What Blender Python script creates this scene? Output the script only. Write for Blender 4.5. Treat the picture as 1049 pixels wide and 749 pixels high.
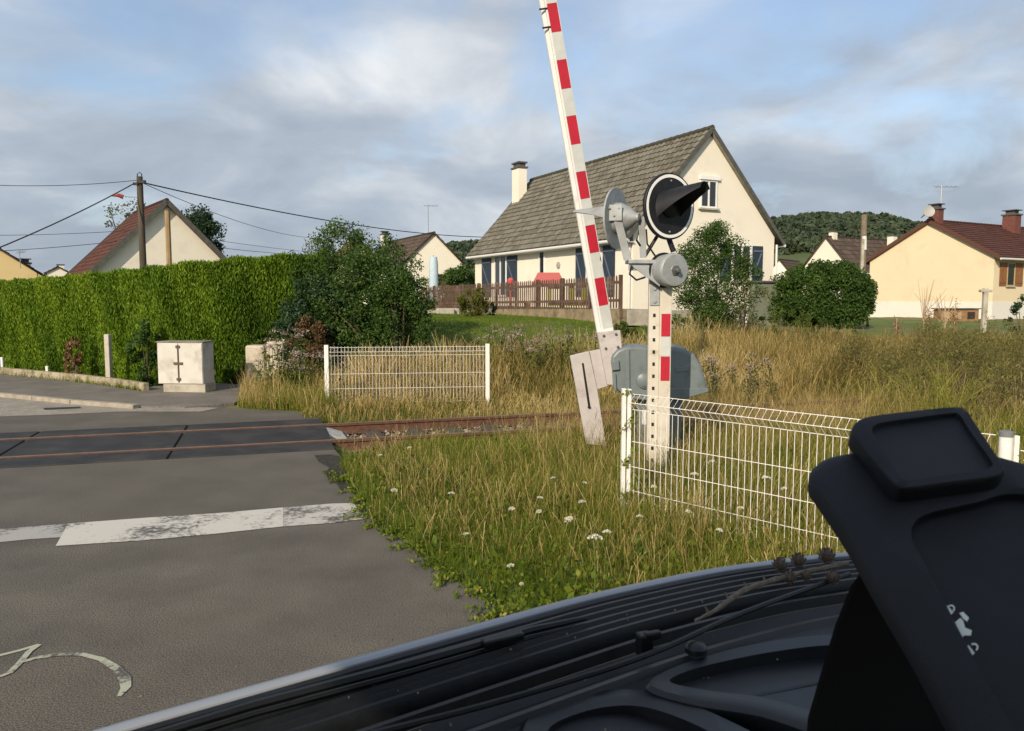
import bpy, math, random
import numpy as np
from mathutils import Vector, Matrix
random.seed(7); rng = np.random.default_rng(11)
for o in list(bpy.data.objects): bpy.data.objects.remove(o)
SC = bpy.context.scene; COL = SC.collection
# ---------------------------------------------------------------- camera
CAMH = 2.0; FPX = 800.0; PITCH = math.atan(69.5/FPX)
cd = bpy.data.cameras.new('camera'); cam = bpy.data.objects.new('camera', cd); COL.objects.link(cam)
cd.sensor_width = 36; cd.lens = FPX/1049*36; cd.clip_start = .02; cd.clip_end = 4000
cam.location = (0, 0, CAMH); cam.rotation_euler = (math.pi/2-PITCH, 0, 0); SC.camera = cam
cd.dof.use_dof = True; cd.dof.focus_distance = 12; cd.dof.aperture_fstop = 16.0
# ---------------------------------------------------------------- sun + sky
ELEV = math.radians(27); AZ = math.atan2(-.42, -.907)
sd = Vector((math.sin(AZ)*math.cos(ELEV), math.cos(AZ)*math.cos(ELEV), math.sin(ELEV)))
sl = bpy.data.lights.new('sun', 'SUN'); so = bpy.data.objects.new('sun', sl); COL.objects.link(so)
sl.energy = 4.1; sl.angle = math.radians(.5); sl.color = (1, .85, .65)
so.rotation_euler = sd.to_track_quat('Z', 'Y').to_euler()
W = bpy.data.worlds.new('World'); SC.world = W; W.use_nodes = True
nt = W.node_tree; N = nt.nodes; L = nt.links; N.clear()
def nn(t, **k):
    n = N.new(t)
    for a, b in k.items(): setattr(n, a, b)
    return n
sky = nn('ShaderNodeTexSky', sky_type='NISHITA'); sky.sun_disc = False
sky.sun_elevation = ELEV; sky.sun_rotation = AZ % (2*math.pi); sky.air_density = 1.0; sky.dust_density = 1.5; sky.ozone_density = 1.5
bg1 = nn('ShaderNodeBackground'); bg1.inputs[1].default_value = .15; L.new(sky.outputs[0], bg1.inputs[0])
tc = nn('ShaderNodeTexCoord'); sp = nn('ShaderNodeSeparateXYZ'); L.new(tc.outputs['Generated'], sp.inputs[0])
def mth(op, a, b=None, cl=False):
    n = nn('ShaderNodeMath', operation=op); n.use_clamp = cl
    for i, q in enumerate((a, b)):
        if q is None: continue
        if isinstance(q, (int, float)): n.inputs[i].default_value = q
        else: L.new(q, n.inputs[i])
    return n.outputs[0]
zz = mth('ADD', mth('MAXIMUM', sp.outputs[2], 0), .30)
cx = mth('DIVIDE', sp.outputs[0], zz); cy = mth('DIVIDE', sp.outputs[1], zz)
cmb = nn('ShaderNodeCombineXYZ'); L.new(cx, cmb.inputs[0]); L.new(cy, cmb.inputs[1])
def noise(scale, det, rough, off, dist=0.):
    mp = nn('ShaderNodeMapping'); mp.inputs['Location'].default_value = off; L.new(cmb.outputs[0], mp.inputs[0])
    n = nn('ShaderNodeTexNoise'); n.inputs['Scale'].default_value = scale; n.inputs['Detail'].default_value = det
    n.inputs['Roughness'].default_value = rough; n.inputs['Distortion'].default_value = dist
    L.new(mp.outputs[0], n.inputs['Vector']); return n.outputs[0]
def ramp(v, st):
    r = nn('ShaderNodeValToRGB'); L.new(v, r.inputs[0]); el = r.color_ramp.elements
    while len(el) < len(st): el.new(.5)
    for e, (p, c) in zip(el, st): e.position = p; e.color = (*c, 1)
    return r.outputs[0]
n1 = noise(1.9, 9, .55, (5.1, 2.3, 0), .35); n2 = noise(2.3, 9, .52, (9.2, 4.1, 2), .3)
low = mth('MULTIPLY', mth('SUBTRACT', .30, sp.outputs[2], True), 1.0, True)
mask = ramp(mth('ADD', n1, low), [(.40, (0.25,)*3), (.51, (.55,)*3), (.63, (.96,)*3)])
ccol = ramp(mth('ADD', n2, mth('MULTIPLY', low, -.45)), [(.28, (.31, .36, .43)), (.43, (.39, .44, .51)), (.56, (.52, .555, .60)), (.70, (.74, .76, .78))])
bg2 = nn('ShaderNodeBackground'); bg2.inputs[1].default_value = 1.0; L.new(ccol, bg2.inputs[0])
mx = nn('ShaderNodeMixShader'); L.new(mask, mx.inputs[0]); L.new(bg1.outputs[0], mx.inputs[1]); L.new(bg2.outputs[0], mx.inputs[2])
ow = nn('ShaderNodeOutputWorld'); L.new(mx.outputs[0], ow.inputs[0])
SC.view_settings.view_transform = 'Standard'; SC.view_settings.look = 'None'; SC.view_settings.exposure = 0.25; SC.view_settings.gamma = 1
SC.render.engine = 'CYCLES'; SC.cycles.max_bounces = 6; SC.cycles.transparent_max_bounces = 6
# ---------------------------------------------------------------- helpers
def tag(o, label=None, cat=None, group=None, kind=None):
    if label: o['label'] = label
    if cat: o['category'] = cat
    if group: o['group'] = group
    if kind: o['kind'] = kind
    return o
def V(*a): return Vector(a)
cp, sn_ = math.cos(PITCH), math.sin(PITCH)
def ray(u, v):
    x = (u-524.5)/FPX; y = (374.5-v)/FPX
    return Vector((x, y*sn_+cp, y*cp-sn_))
def at(u, v, Z): d = ray(u, v); return Vector((0, 0, CAMH))+d*(Z/d.y)
def g(u, v, z=0.): d = ray(u, v); return Vector((0, 0, CAMH))+d*((z-CAMH)/d.z)
def onplane(u, v, p0, n):
    c = Vector((0, 0, CAMH)); d = ray(u, v); n = Vector((n[0], n[1], n[2] if len(n) > 2 else 0)); return c+d*((p0-c).dot(n)/d.dot(n))
def ss(x, a, b): t = min(1, max(0, (x-a)/(b-a))); return t*t*(3-2*t)
def sarr(x, a, b): t = np.clip((x-a)/(b-a), 0, 1); return t*t*(3-2*t)
MATS = {}
def mat(name, c, rough=.75, c2=None, scale=4., bump=0., bscale=None, metal=0., spec=.3, detail=6, stops=(.35, .65), c3=None, s3=1.5, st3=(.5, .7), trans=0., stretch=None):
    if name in MATS: return MATS[name]
    m = bpy.data.materials.new(name); m.use_nodes = True; t = m.node_tree; b = t.nodes['Principled BSDF']
    b.inputs['Base Color'].default_value = (*c, 1); b.inputs['Roughness'].default_value = rough; b.inputs['Metallic'].default_value = metal
    b.inputs['Specular IOR Level'].default_value = spec
    tcn = t.nodes.new('ShaderNodeTexCoord'); vec = tcn.outputs['Object']
    if stretch:
        mp = t.nodes.new('ShaderNodeMapping'); mp.inputs['Scale'].default_value = stretch; t.links.new(vec, mp.inputs[0]); vec = mp.outputs[0]
    def noi(s, d=detail):
        n = t.nodes.new('ShaderNodeTexNoise'); n.inputs['Scale'].default_value = s; n.inputs['Detail'].default_value = d
        n.inputs['Roughness'].default_value = .62; t.links.new(vec, n.inputs['Vector']); return n.outputs[0]
    def rm(v, a, b2, ca, cb):
        r = t.nodes.new('ShaderNodeValToRGB'); r.color_ramp.elements[0].position = a; r.color_ramp.elements[1].position = b2
        r.color_ramp.elements[0].color = (*ca, 1); r.color_ramp.elements[1].color = (*cb, 1); t.links.new(v, r.inputs[0]); return r.outputs[0]
    col = None
    if c2: col = rm(noi(scale), stops[0], stops[1], c, c2); t.links.new(col, b.inputs['Base Color'])
    if c3:
        f = rm(noi(s3), st3[0], st3[1], (0, 0, 0), (1, 1, 1)); mxn = t.nodes.new('ShaderNodeMix'); mxn.data_type = 'RGBA'
        t.links.new(f, mxn.inputs['Factor']); 
        if col: t.links.new(col, mxn.inputs[6])
        else: mxn.inputs[6].default_value = (*c, 1)
        mxn.inputs[7].default_value = (*c3, 1); t.links.new(mxn.outputs[2], b.inputs['Base Color'])
    if bump:
        bn = t.nodes.new('ShaderNodeBump'); bn.inputs['Strength'].default_value = bump; bn.inputs['Distance'].default_value = .02
        t.links.new(noi(bscale or scale*4), bn.inputs['Height']); t.links.new(bn.outputs[0], b.inputs['Normal'])
    MATS[name] = m; return m
def leafmat(name, stops, trans=.35, rough=.6):
    if name in MATS: return MATS[name]
    m = bpy.data.materials.new(name); m.use_nodes = True; t = m.node_tree; b = t.nodes['Principled BSDF']; b.inputs['Roughness'].default_value = rough
    b.inputs['Specular IOR Level'].default_value = .2
    a = t.nodes.new('ShaderNodeAttribute'); a.attribute_name = 'tint'
    r = t.nodes.new('ShaderNodeValToRGB'); el = r.color_ramp.elements
    while len(el) < len(stops): el.new(.5)
    for e, (p, c) in zip(el, stops): e.position = p; e.color = (*c, 1)
    t.links.new(a.outputs['Fac'], r.inputs[0]); t.links.new(r.outputs[0], b.inputs['Base Color'])
    tr = t.nodes.new('ShaderNodeBsdfTranslucent'); t.links.new(r.outputs[0], tr.inputs[0])
    mxs = t.nodes.new('ShaderNodeMixShader'); mxs.inputs[0].default_value = trans
    t.links.new(b.outputs[0], mxs.inputs[1]); t.links.new(tr.outputs[0], mxs.inputs[2]); t.links.new(mxs.outputs[0], t.nodes['Material Output'].inputs[0])
    MATS[name] = m; return m
class MB:
    def __init__(s): s.v = []; s.f = []; s.mi = []; s.k = 0
    def add(s, vs, fs):
        o = len(s.v); s.v += [tuple(q) for q in vs]; s.f += [[i+o for i in f] for f in fs]; s.mi += [s.k]*len(fs); return s
    def box(s, c, size, ax=(1, 0), up=None):
        a = Vector((ax[0], ax[1], ax[2] if len(ax) > 2 else 0)).normalized(); u = Vector(up).normalized() if up else Vector((0, 0, 1))
        b = u.cross(a).normalized(); u = a.cross(b); c = Vector(c); x, y, z = [q/2 for q in size]
        vs = [c+a*(i*x)+b*(j*y)+u*(k*z) for k in (-1, 1) for j in (-1, 1) for i in (-1, 1)]
        return s.add(vs, [(0, 2, 3, 1), (4, 5, 7, 6), (0, 1, 5, 4), (2, 6, 7, 3), (0, 4, 6, 2), (1, 3, 7, 5)])
    def prism(s, pts, ext):
        pts = [Vector(p) for p in pts]; e = Vector(ext); n = len(pts)
        return s.add(pts+[p+e for p in pts], [list(range(n))[::-1], list(range(n, 2*n))]+[(i, (i+1) % n, n+(i+1) % n, n+i) for i in range(n)])
    def tube(s, pts, r, n=8, cap=True):
        pts = [Vector(p) for p in pts]; R = r if isinstance(r, (list, tuple)) else [r]*len(pts); vs = []
        for i, p in enumerate(pts):
            d = (pts[min(i+1, len(pts)-1)]-pts[max(i-1, 0)]).normalized()
            a = d.cross(Vector((0, 0, 1)) if abs(d.z) < .9 else Vector((1, 0, 0))).normalized(); b = d.cross(a)
            vs += [p+(a*math.cos(2*math.pi*k/n)+b*math.sin(2*math.pi*k/n))*R[i] for k in range(n)]
        fs = [(i*n+k, i*n+(k+1) % n, (i+1)*n+(k+1) % n, (i+1)*n+k) for i in range(len(pts)-1) for k in range(n)]
        if cap: fs += [list(range(n))[::-1], [(len(pts)-1)*n+k for k in range(n)]]
        return s.add(vs, fs)
    def lathe(s, c, axis, prof, n=32, sq=None):     # prof: (distance along axis, radius)
        ax = Vector(axis).normalized(); a = ax.cross(Vector((0, 0, 1))).normalized() if abs(ax.z) < .95 else Vector((1, 0, 0)); b = a.cross(ax).normalized(); c = Vector(c)
        vs = [c+ax*h+(a*math.cos(2*math.pi*k/n)+b*math.sin(2*math.pi*k/n))*r for h, r in prof for k in range(n)]
        m = len(prof)
        fs = [(i*n+k, i*n+(k+1) % n, (i+1)*n+(k+1) % n, (i+1)*n+k) for i in range(m-1) for k in range(n)]
        if prof[0][1] > 1e-4: fs.append(list(range(n))[::-1])
        if prof[-1][1] > 1e-4: fs.append([(m-1)*n+k for k in range(n)])
        return s.add(vs, fs)
    def build(s, name, m, parent=None, bevel=0., smooth=False, seg=2):
        me = bpy.data.meshes.new(name); me.from_pydata(s.v, [], s.f)
        for q in (m if isinstance(m, (list, tuple)) else [m]): me.materials.append(q)
        me.polygons.foreach_set('material_index', s.mi); me.validate()
        bpym = __import__('bmesh').new(); bpym.from_mesh(me); __import__('bmesh').ops.recalc_face_normals(bpym, faces=bpym.faces); bpym.to_mesh(me); bpym.free()
        if smooth: me.polygons.foreach_set('use_smooth', [True]*len(me.polygons))
        o = bpy.data.objects.new(name, me); COL.objects.link(o)
        if bevel:
            b = o.modifiers.new('bevel', 'BEVEL'); b.width = bevel; b.segments = seg; b.limit_method = 'ANGLE'; b.angle_limit = math.radians(35)
        if smooth and hasattr(me, 'set_sharp_from_angle'): me.set_sharp_from_angle(angle=math.radians(38))
        if parent: par(o, parent)
        return o
def par(o, p):
    bpy.context.view_layer.update(); o.parent = p; o.matrix_parent_inverse = Matrix.Translation(wloc(p)).inverted()
def wloc(p):
    l = Vector(p.location)
    while p.parent:
        # parent inverse cancels the parent's location, so meshes in world coordinates stay put
        return Vector((0, 0, 0)) if p.type == 'MESH' else l
    return l if p.type != 'MESH' else Vector((0, 0, 0))
def root(name, loc, label, cat, group=None):
    o = bpy.data.objects.new(name, None); COL.objects.link(o); o.location = loc; o.empty_display_size = .2
    return tag(o, label, cat, group)
def npmesh(name, Vt, F, m, tint=None, parent=None, smooth=False, mi=None):
    Vt = np.asarray(Vt, dtype=np.float32); F = np.asarray(F, dtype=np.int32); k = F.shape[1]
    me = bpy.data.meshes.new(name); me.vertices.add(len(Vt)); me.vertices.foreach_set('co', Vt.ravel())
    me.loops.add(F.size); me.loops.foreach_set('vertex_index', F.ravel()); me.polygons.add(len(F))
    me.polygons.foreach_set('loop_start', np.arange(0, F.size, k, dtype=np.int32)); me.polygons.foreach_set('loop_total', np.full(len(F), k, dtype=np.int32))
    for q in (m if isinstance(m, (list, tuple)) else [m]): me.materials.append(q)
    if mi is not None: me.polygons.foreach_set('material_index', np.asarray(mi, dtype=np.int32))
    if tint is not None:
        a = me.attributes.new('tint', 'FLOAT', 'POINT'); a.data.foreach_set('value', np.asarray(tint, dtype=np.float32))
    if smooth: me.polygons.foreach_set('use_smooth', np.ones(len(F), dtype=bool))
    me.update(); o = bpy.data.objects.new(name, me); COL.objects.link(o)
    if parent: par(o, parent)
    return o
def leaf_np(P, size, tint, up=0., aspect=1.8):
    """diamond leaves at points P"""
    n = len(P); a = rng.normal(size=(n, 3)); a[:, 2] += up; a /= np.linalg.norm(a, axis=1)[:, None]
    b = rng.normal(size=(n, 3)); b -= (a*b).sum(1)[:, None]*a; b /= np.linalg.norm(b, axis=1)[:, None]
    s = (np.asarray(size)*rng.uniform(.6, 1.3, n))[:, None]
    Vt = np.stack([P-a*s*.5, P+b*s*.5/aspect, P+a*s*.5, P-b*s*.5/aspect], 1).reshape(-1, 3)
    return Vt, np.arange(4*n).reshape(n, 4), np.repeat(np.clip(tint, 0, 1), 4)
def blades_np(P, h, w, lean, tint, seg=2, tip=None, curl=1.):
    """curved blades; P base points, lean = horizontal displacement / height"""
    n = len(P); th = rng.uniform(0, 2*np.pi, n); dx = np.cos(th)*lean*h; dy = np.sin(th)*lean*h
    ph = rng.uniform(0, np.pi, n); wx = np.cos(ph)*w/2; wy = np.sin(ph)*w/2
    rows = []; tt = []
    for i in range(seg+1):
        t = i/seg; k = t**1.8
        c = np.stack([P[:, 0]+dx*k, P[:, 1]+dy*k, P[:, 2]+h*t*(1-.18*curl*lean*t)], 1); ww = 1-t*.85 if tip is None else tip[i]
        o = np.stack([wx*ww, wy*ww, np.zeros(n)], 1); rows += [c-o, c+o]; tt += [tint+(.10*t-.05)]*2
    Vt = np.stack(rows, 1); m = 2*(seg+1); F = []
    base = np.arange(n)[:, None]*m
    for i in range(seg): F.append(base+np.array([2*i, 2*i+1, 2*i+3, 2*i+2]))
    return Vt.reshape(-1, 3), np.concatenate(F), np.clip(np.stack(tt, 1).ravel(), 0, 1)
def merge(parts):
    Vs, Fs, Ts, o = [], [], [], 0
    for a, b, c in parts: Vs.append(a); Fs.append(b+o); Ts.append(c); o += len(a)
    return np.concatenate(Vs), np.concatenate(Fs), np.concatenate(Ts)
# ---------------------------------------------------------------- frames
RD = Vector((.9543, .2990, 0)).normalized(); RN = Vector((-RD.y, RD.x, 0))     # along the rails / across them
P0 = g(335, 452.5); P0.z = 0
def rf(a, d, z=0.): p = P0+RD*a+RN*d; return Vector((p.x, p.y, z))
def ad(p): q = Vector((p[0]-P0.x, p[1]-P0.y, 0)); return q.dot(RD), q.dot(RN)
AE = ad(g(345, 462))[0]      # a of the crossing's right edge
def terr(x, y):
    x = np.asarray(x, float); y = np.asarray(y, float)
    a = (x-P0.x)*RD.x+(y-P0.y)*RD.y; d = (x-P0.x)*RN.x+(y-P0.y)*RN.y
    rt = x/np.maximum(y, 1.)
    m = sarr(rt, -.29, -.17)
    z = sarr(d, 3.6, 12.5)*(1.28-.45*sarr(x, 1.5, 6.5)-.22*sarr(x, 8, 26))*m*sarr(y, 8, 14)
    far = np.hypot(x, y)
    z = z+np.maximum(0, np.minimum(far,420)-85)*.055*sarr(far, 85, 160)*(.22+.78*sarr(rt,-.12,.2))
    tr = sarr(a, AE-.15, AE+.35)*sarr(d, -1.25, -.55)*(1-sarr(d, 2.1, 2.9))
    z = z-.17*tr-.02
    z = z+.05*m*np.sin(x*1.7+y)*sarr(d, 3, 5)*(1-sarr(far, 60, 80))
    return z
def tz(x, y): return float(terr(x, y))
# ---------------------------------------------------------------- materials
asph = mat('asphalt', (.072, .065, .054), .88, (.108, .098, .081), 1.3, bump=.05, bscale=260, c3=(.080, .071, .057), s3=.3, st3=(.4, .75))
def add_speckle(m, sc=170, amt=.35):
    t = m.node_tree; b = t.nodes['Principled BSDF']; src = b.inputs['Base Color'].links[0].from_socket
    tcn = t.nodes.new('ShaderNodeTexCoord'); vo = t.nodes.new('ShaderNodeTexNoise'); vo.inputs['Scale'].default_value = sc; vo.inputs['Detail'].default_value = 2; t.links.new(tcn.outputs['Object'], vo.inputs['Vector'])
    r = t.nodes.new('ShaderNodeValToRGB'); r.color_ramp.elements[0].position = .35; r.color_ramp.elements[1].position = .7
    r.color_ramp.elements[0].color = (1-amt,)*3+(1,); r.color_ramp.elements[1].color = (1+amt*2,)*3+(1,); t.links.new(vo.outputs[0], r.inputs[0])
    mm = t.nodes.new('ShaderNodeMix'); mm.data_type = 'RGBA'; mm.blend_type = 'MULTIPLY'; mm.inputs['Factor'].default_value = 1
    t.links.new(src, mm.inputs[6]); t.links.new(r.outputs[0], mm.inputs[7]); t.links.new(mm.outputs[2], b.inputs['Base Color'])
add_speckle(asph, 120, .6)
asph2 = mat('light_asphalt', (.20, .18, .15), .9, (.28, .255, .215), 2.5, bump=.3, bscale=70); add_speckle(asph2, 60, .3)
asph3 = mat('pavement_asphalt', (.115, .104, .09), .9, (.165, .15, .13), 1.6, bump=.4, bscale=80); add_speckle(asph3, 60, .4)
concrete = mat('concrete', (.36, .33, .27), .85, (.48, .45, .38), 5, bump=.3, bscale=50, c3=(.22, .20, .15), s3=2.5)
rubber = mat('crossing_rubber', (.020, .020, .021), .7, (.038, .036, .035), 2.2, bump=.25, bscale=60, c3=(.065, .056, .047), s3=1.1, st3=(.52, .85))
rust = mat('rusty_steel', (.075, .036, .024), .85, (.125, .065, .042), 14, bump=.3, bscale=60)
railtop = mat('worn_rail_top', (.15, .095, .062), .5, (.22, .15, .105), 9, metal=.2)
wood_old = mat('old_sleeper_wood', (.05, .04, .032), .9, (.11, .085, .06), 9, bump=.5, bscale=40)
soil = mat('ground_soil', (.075, .115, .020), .95, (.12, .15, .035), .8, bump=.5, bscale=12, c3=(.17, .14, .06), s3=.25, st3=(.48, .62))
white = mat('white_enamel', (.78, .77, .74), .4, (.68, .66, .61), 12, spec=.4)
whitewire = mat('white_wire_coat', (.80, .78, .74), .45)
# ================================================================= SETTING
# ground
xs = np.concatenate([-np.geomspace(900, 30, 26), np.arange(-29, 30, .5), np.geomspace(30, 900, 26)])
ys = np.concatenate([[-200, -60, -20, -8], np.arange(-4, 55, .4), np.geomspace(55.5, 1100, 50)])
X, Y = np.meshgrid(xs, ys); Zt = terr(X, Y)
nx, ny = len(xs), len(ys); idx = np.arange(nx*ny).reshape(ny, nx)
F = np.stack([idx[:-1, :-1], idx[:-1, 1:], idx[1:, 1:], idx[1:, :-1]], -1).reshape(-1, 4)
tag(npmesh('ground', np.stack([X, Y, Zt], -1).reshape(-1, 3), F, soil, smooth=True), kind='structure')
# hills
hx = [-700, -300, 100, 300, 430, 480, 640, 790, 850, 905, 960, 1049, 1300, 1900]; hy = [302, 301, 299, 288, 262, 256, 243, 229, 226, 228, 238, 252, 262, 290]
us = np.linspace(-700, 1900, 160); tops = np.interp(us, hx, hy)+1.2*np.sin(us*.035)+.8*np.sin(us*.09)
rows = []
ZH = [170, 230, 300, 380, 450, 520, 620]; prof = [0, .10, .30, .72, .97, 1., .9]
def hillpt(u, k):
    top = np.interp(u, us, tops); zt = CAMH+(305-top)/FPX*450; Z = ZH[k]
    return ((u-524.5)/FPX*Z, Z, 3.0+prof[k]*(zt-3.0))
def hillz(u, Z):
    top = np.interp(u, us, tops); zt = CAMH+(305-top)/FPX*450; return 3.0+np.interp(Z, ZH, prof)*(zt-3.0)
Vh = np.array([hillpt(u, k) for k in range(len(ZH)) for u in us]); n = len(us); idx = np.arange(n*len(ZH)).reshape(len(ZH), n)
F = np.stack([idx[:-1, :-1], idx[:-1, 1:], idx[1:, 1:], idx[1:, :-1]], -1).reshape(-1, 4)
hillm = mat('hill_meadow', (.055, .085, .03), .95, (.10, .12, .045), .02)
tag(npmesh('hills', Vh, F, hillm, smooth=True), kind='structure')
# wood on the hills
nT = 5200; tu = rng.uniform(250, 1300, nT); tZ = rng.uniform(318, 520, nT)
keep = hillz(tu, tZ) > 0; tu, tZ = tu[keep], tZ[keep]
ctr = np.stack([(tu-524.5)/FPX*tZ, tZ, hillz(tu, tZ)+.5], 1); per = 60
Rt = rng.uniform(2.6, 4.6, len(ctr)); dirs = rng.normal(size=(len(ctr), per, 3)); dirs /= np.linalg.norm(dirs, axis=2)[..., None]; dirs[..., 2] = np.abs(dirs[..., 2])*1.2-.1
P = ctr[:, None]+dirs*Rt[:, None, None]; tnt = (rng.uniform(0, 1, len(ctr))[:, None]*.7+rng.uniform(0, .3, (len(ctr), per))).ravel()
fm = leafmat('forest_leaf', [(0, (.035, .055, .034)), (.5, (.05, .073, .04)), (1, (.075, .098, .05))], .15)
a, b, c = leaf_np(P.reshape(-1, 3), 2.2, tnt, aspect=1.1); tag(npmesh('forest', a, b, fm, c), 'dark green wood covering the long hill behind the houses', 'forest', kind='stuff')
# road
def sheet(name, pts, z, m, th=None):
    mb = MB(); pp = [Vector((p[0], p[1], z)) for p in pts]
    if th: mb.prism([p-Vector((0, 0, th)) for p in pp], (0, 0, th))
    else: mb.add(pp, [list(range(len(pp)))])
    return mb.build(name, m)
RE = [(350, 468), (351, 482), (358, 500), (373, 521), (385, 533), (402, 547), (428, 566), (455, 588), (490, 608), (522, 632)]
near = [rf(-45, -.62), rf(AE-.02, -.62)]+[g(*p) for p in RE]+[V(2.3, 2.2, 0), V(3.5, -12, 0), V(-40, -12, 0)]
tag(sheet('road', near, 0, asph), kind='structure')
farr = [rf(-45, 2.1), rf(AE-.02, 2.1), g(300, 421), g(262, 420), g(236, 418), g(215, 414), g(140, 411), g(75, 405), g(0, 398), g(-120, 387), V(-60, 42, 0), V(-75, 30, 0)]
tag(sheet('street', farr, 0, asph), kind='structure')
tag(sheet('road_patch', [g(-90, 398), g(0, 406), g(70, 411), g(146, 416), g(225, 418), g(205, 422), g(120, 422), g(60, 425), g(-90, 430)], .005, asph2), kind='structure')
tag(sheet('manhole_patch', [g(44, 418.5), g(82, 417), g(83, 418.6), g(46, 420.4)], .009, rubber), kind='structure')
pav = [g(-160, 390), g(0, 405.5), g(75, 413), g(140, 418), g(190, 418.5), g(240, 414.5), g(262, 404), g(255, 396), g(224, 394), g(160, 397), g(149, 399), g(80, 388), g(0, 379), g(-160, 369)]
tag(sheet('pavement', pav, .035, asph3, .05), kind='structure')
kerbm = mat('kerb_stone', (.26, .23, .18), .9, (.38, .34, .27), 6, bump=.4, bscale=40)
mb = MB(); kp = [g(-160, 390.8), g(-70, 400), g(0, 406.3), g(75, 413.8), g(140, 418.8)]
for i in range(4):
    aa, bb = kp[i], kp[i+1]; n_ = max(1, int((bb-aa).length/1.0))
    for k in range(n_):
        p = aa.lerp(bb, (k+.5)/n_); mb.box((p.x, p.y, .02), ((bb-aa).length/n_-.02, .14, .12), (bb-aa).normalized())
tag(mb.build('kerb', kerbm, bevel=.012), kind='structure')
# painted stop line with worn edges, and chalk arrow
def wornpaint(name, c, thr, sc=18):
    m = bpy.data.materials.new(name); m.use_nodes = True; t = m.node_tree; b = t.nodes['Principled BSDF']; b.inputs['Roughness'].default_value = .75
    tcn = t.nodes.new('ShaderNodeTexCoord'); n_ = t.nodes.new('ShaderNodeTexNoise'); n_.inputs['Scale'].default_value = sc; n_.inputs['Detail'].default_value = 9; n_.inputs['Roughness'].default_value = .75
    n2_ = t.nodes.new('ShaderNodeTexNoise'); n2_.inputs['Scale'].default_value = sc/12; n2_.inputs['Detail'].default_value = 3
    for q in (n_, n2_): t.links.new(tcn.outputs['Object'], q.inputs['Vector'])
    ad_ = t.nodes.new('ShaderNodeMath'); ad_.operation = 'ADD'; t.links.new(n_.outputs[0], ad_.inputs[0]); t.links.new(n2_.outputs[0], ad_.inputs[1])
    r = t.nodes.new('ShaderNodeValToRGB'); r.color_ramp.elements[0].position = thr-.03; r.color_ramp.elements[1].position = thr+.05
    r.color_ramp.elements[0].color = (.075, .07, .06, 1); r.color_ramp.elements[1].color = (*c, 1)
    dv = t.nodes.new('ShaderNodeMath'); dv.operation = 'MULTIPLY'; dv.inputs[1].default_value = .5; t.links.new(ad_.outputs[0], dv.inputs[0]); t.links.new(dv.outputs[0], r.inputs[0])
    t.links.new(r.outputs[0], b.inputs['Base Color']); return m
wp = wornpaint('worn_white_paint', (.50, .48, .43), .43); wp2 = wornpaint('worn_white_paint_thin', (.46, .44, .40), .475); wp3 = wornpaint('faded_paint', (.34, .33, .31), .47)
def strip(name, top, bot, z, m):
    mb = MB(); n_ = len(top); pp = [g(*p) for p in top]+[g(*p) for p in bot]
    for p in pp: p.z = z
    mb.add(pp, [(i, i+1, n_+i+1, n_+i) for i in range(n_-1)]); return tag(mb.build(name, m), kind='structure')
strip('stop_line', [(70, 537), (150, 531), (220, 526.5), (290, 520.5)], [(57, 560), (150, 554), (220, 547.5), (290, 540)], .006, wp)
strip('stop_line_end', [(290.3, 520.5), (340, 516.5), (362, 516)], [(290.3, 540), (345, 536), (376, 532)], .006, wp2)
strip('old_stop_line', [(-60, 546), (0, 542.5), (30, 540), (70, 537)], [(-60, 561), (0, 556), (30, 553), (62, 551)], .005, wp3)
chalk = wornpaint('chalk', (.36, .37, .28), .46, 40)
def ribbon(name, pts, w, z, m):
    q = [g(*p) for p in pts]; mb = MB(); vs = []
    W_ = w if isinstance(w, list) else [w]*len(q)
    for i, p in enumerate(q):
        d = (q[min(i+1, len(q)-1)]-q[max(i-1, 0)]); s = Vector((-d.y, d.x, 0)).normalized()*W_[i]/2
        vs += [Vector((p.x, p.y, z))-s, Vector((p.x, p.y, z))+s]
    mb.add(vs, [(2*i, 2*i+1, 2*i+3, 2*i+2) for i in range(len(q)-1)]); return tag(mb.build(name, m), kind='structure')
ribbon('chalk_curve', [(22, 679), (40, 674), (62, 671), (84, 671), (104, 676), (119, 685), (128, 696), (129, 705), (122, 714)], [.03, .04, .04, .035, .04, .05, .06, .05, .02], .005, chalk)
ribbon('chalk_stroke', [(40, 661), (30, 668), (20, 680), (10, 690), (0, 694), (-20, 692)], .035, .0055, chalk)
ribbon('chalk_barb', [(-20, 675), (0, 672), (20, 667), (40, 661)], .03, .0045, chalk)
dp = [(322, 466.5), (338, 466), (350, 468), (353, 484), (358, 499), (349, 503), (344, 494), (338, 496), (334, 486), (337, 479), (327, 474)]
tag(sheet('dark_edge_patch', [g(*p) for p in dp], .005, mat('mottled_dark_patch', (.022, .02, .016), .95, (.05, .045, .035), 14, bump=.4)), kind='structure')  # ragged, mottled near-black sheet laid on the asphalt at the road edge
# level crossing deck
deck = root('crossing_deck', rf(-6, .7), 'dark rubber level crossing deck laid between and beside the rusty rails', 'crossing deck')
seams = [AE-2.05*k for k in range(0, 13)]
for i in range(12):
    a1, a0 = seams[i], seams[i+1]
    for d0, d1 in ((-.60, -.06), (.10, 1.36), (1.53, 2.08)):
        mb = MB(); mb.prism([rf(a0+.015, d0, -.16), rf(a1-.015, d0, -.16), rf(a1-.015, d1, -.16), rf(a0+.015, d1, -.16)], (0, 0, .175)); mb.build('deck_panel', rubber, deck, bevel=.012)
mb = MB(); mb.prism([rf(AE+.0, .62, -.1), rf(AE+.26, .66, -.17), rf(AE+.24, 1.3, -.17), rf(AE+.0, 1.34, -.1)], (0, 0, .09)); mb.build('end_ramp', mat('galvanised_ramp', (.5, .5, .48), .5, (.35, .34, .32), 8), deck)
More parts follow.
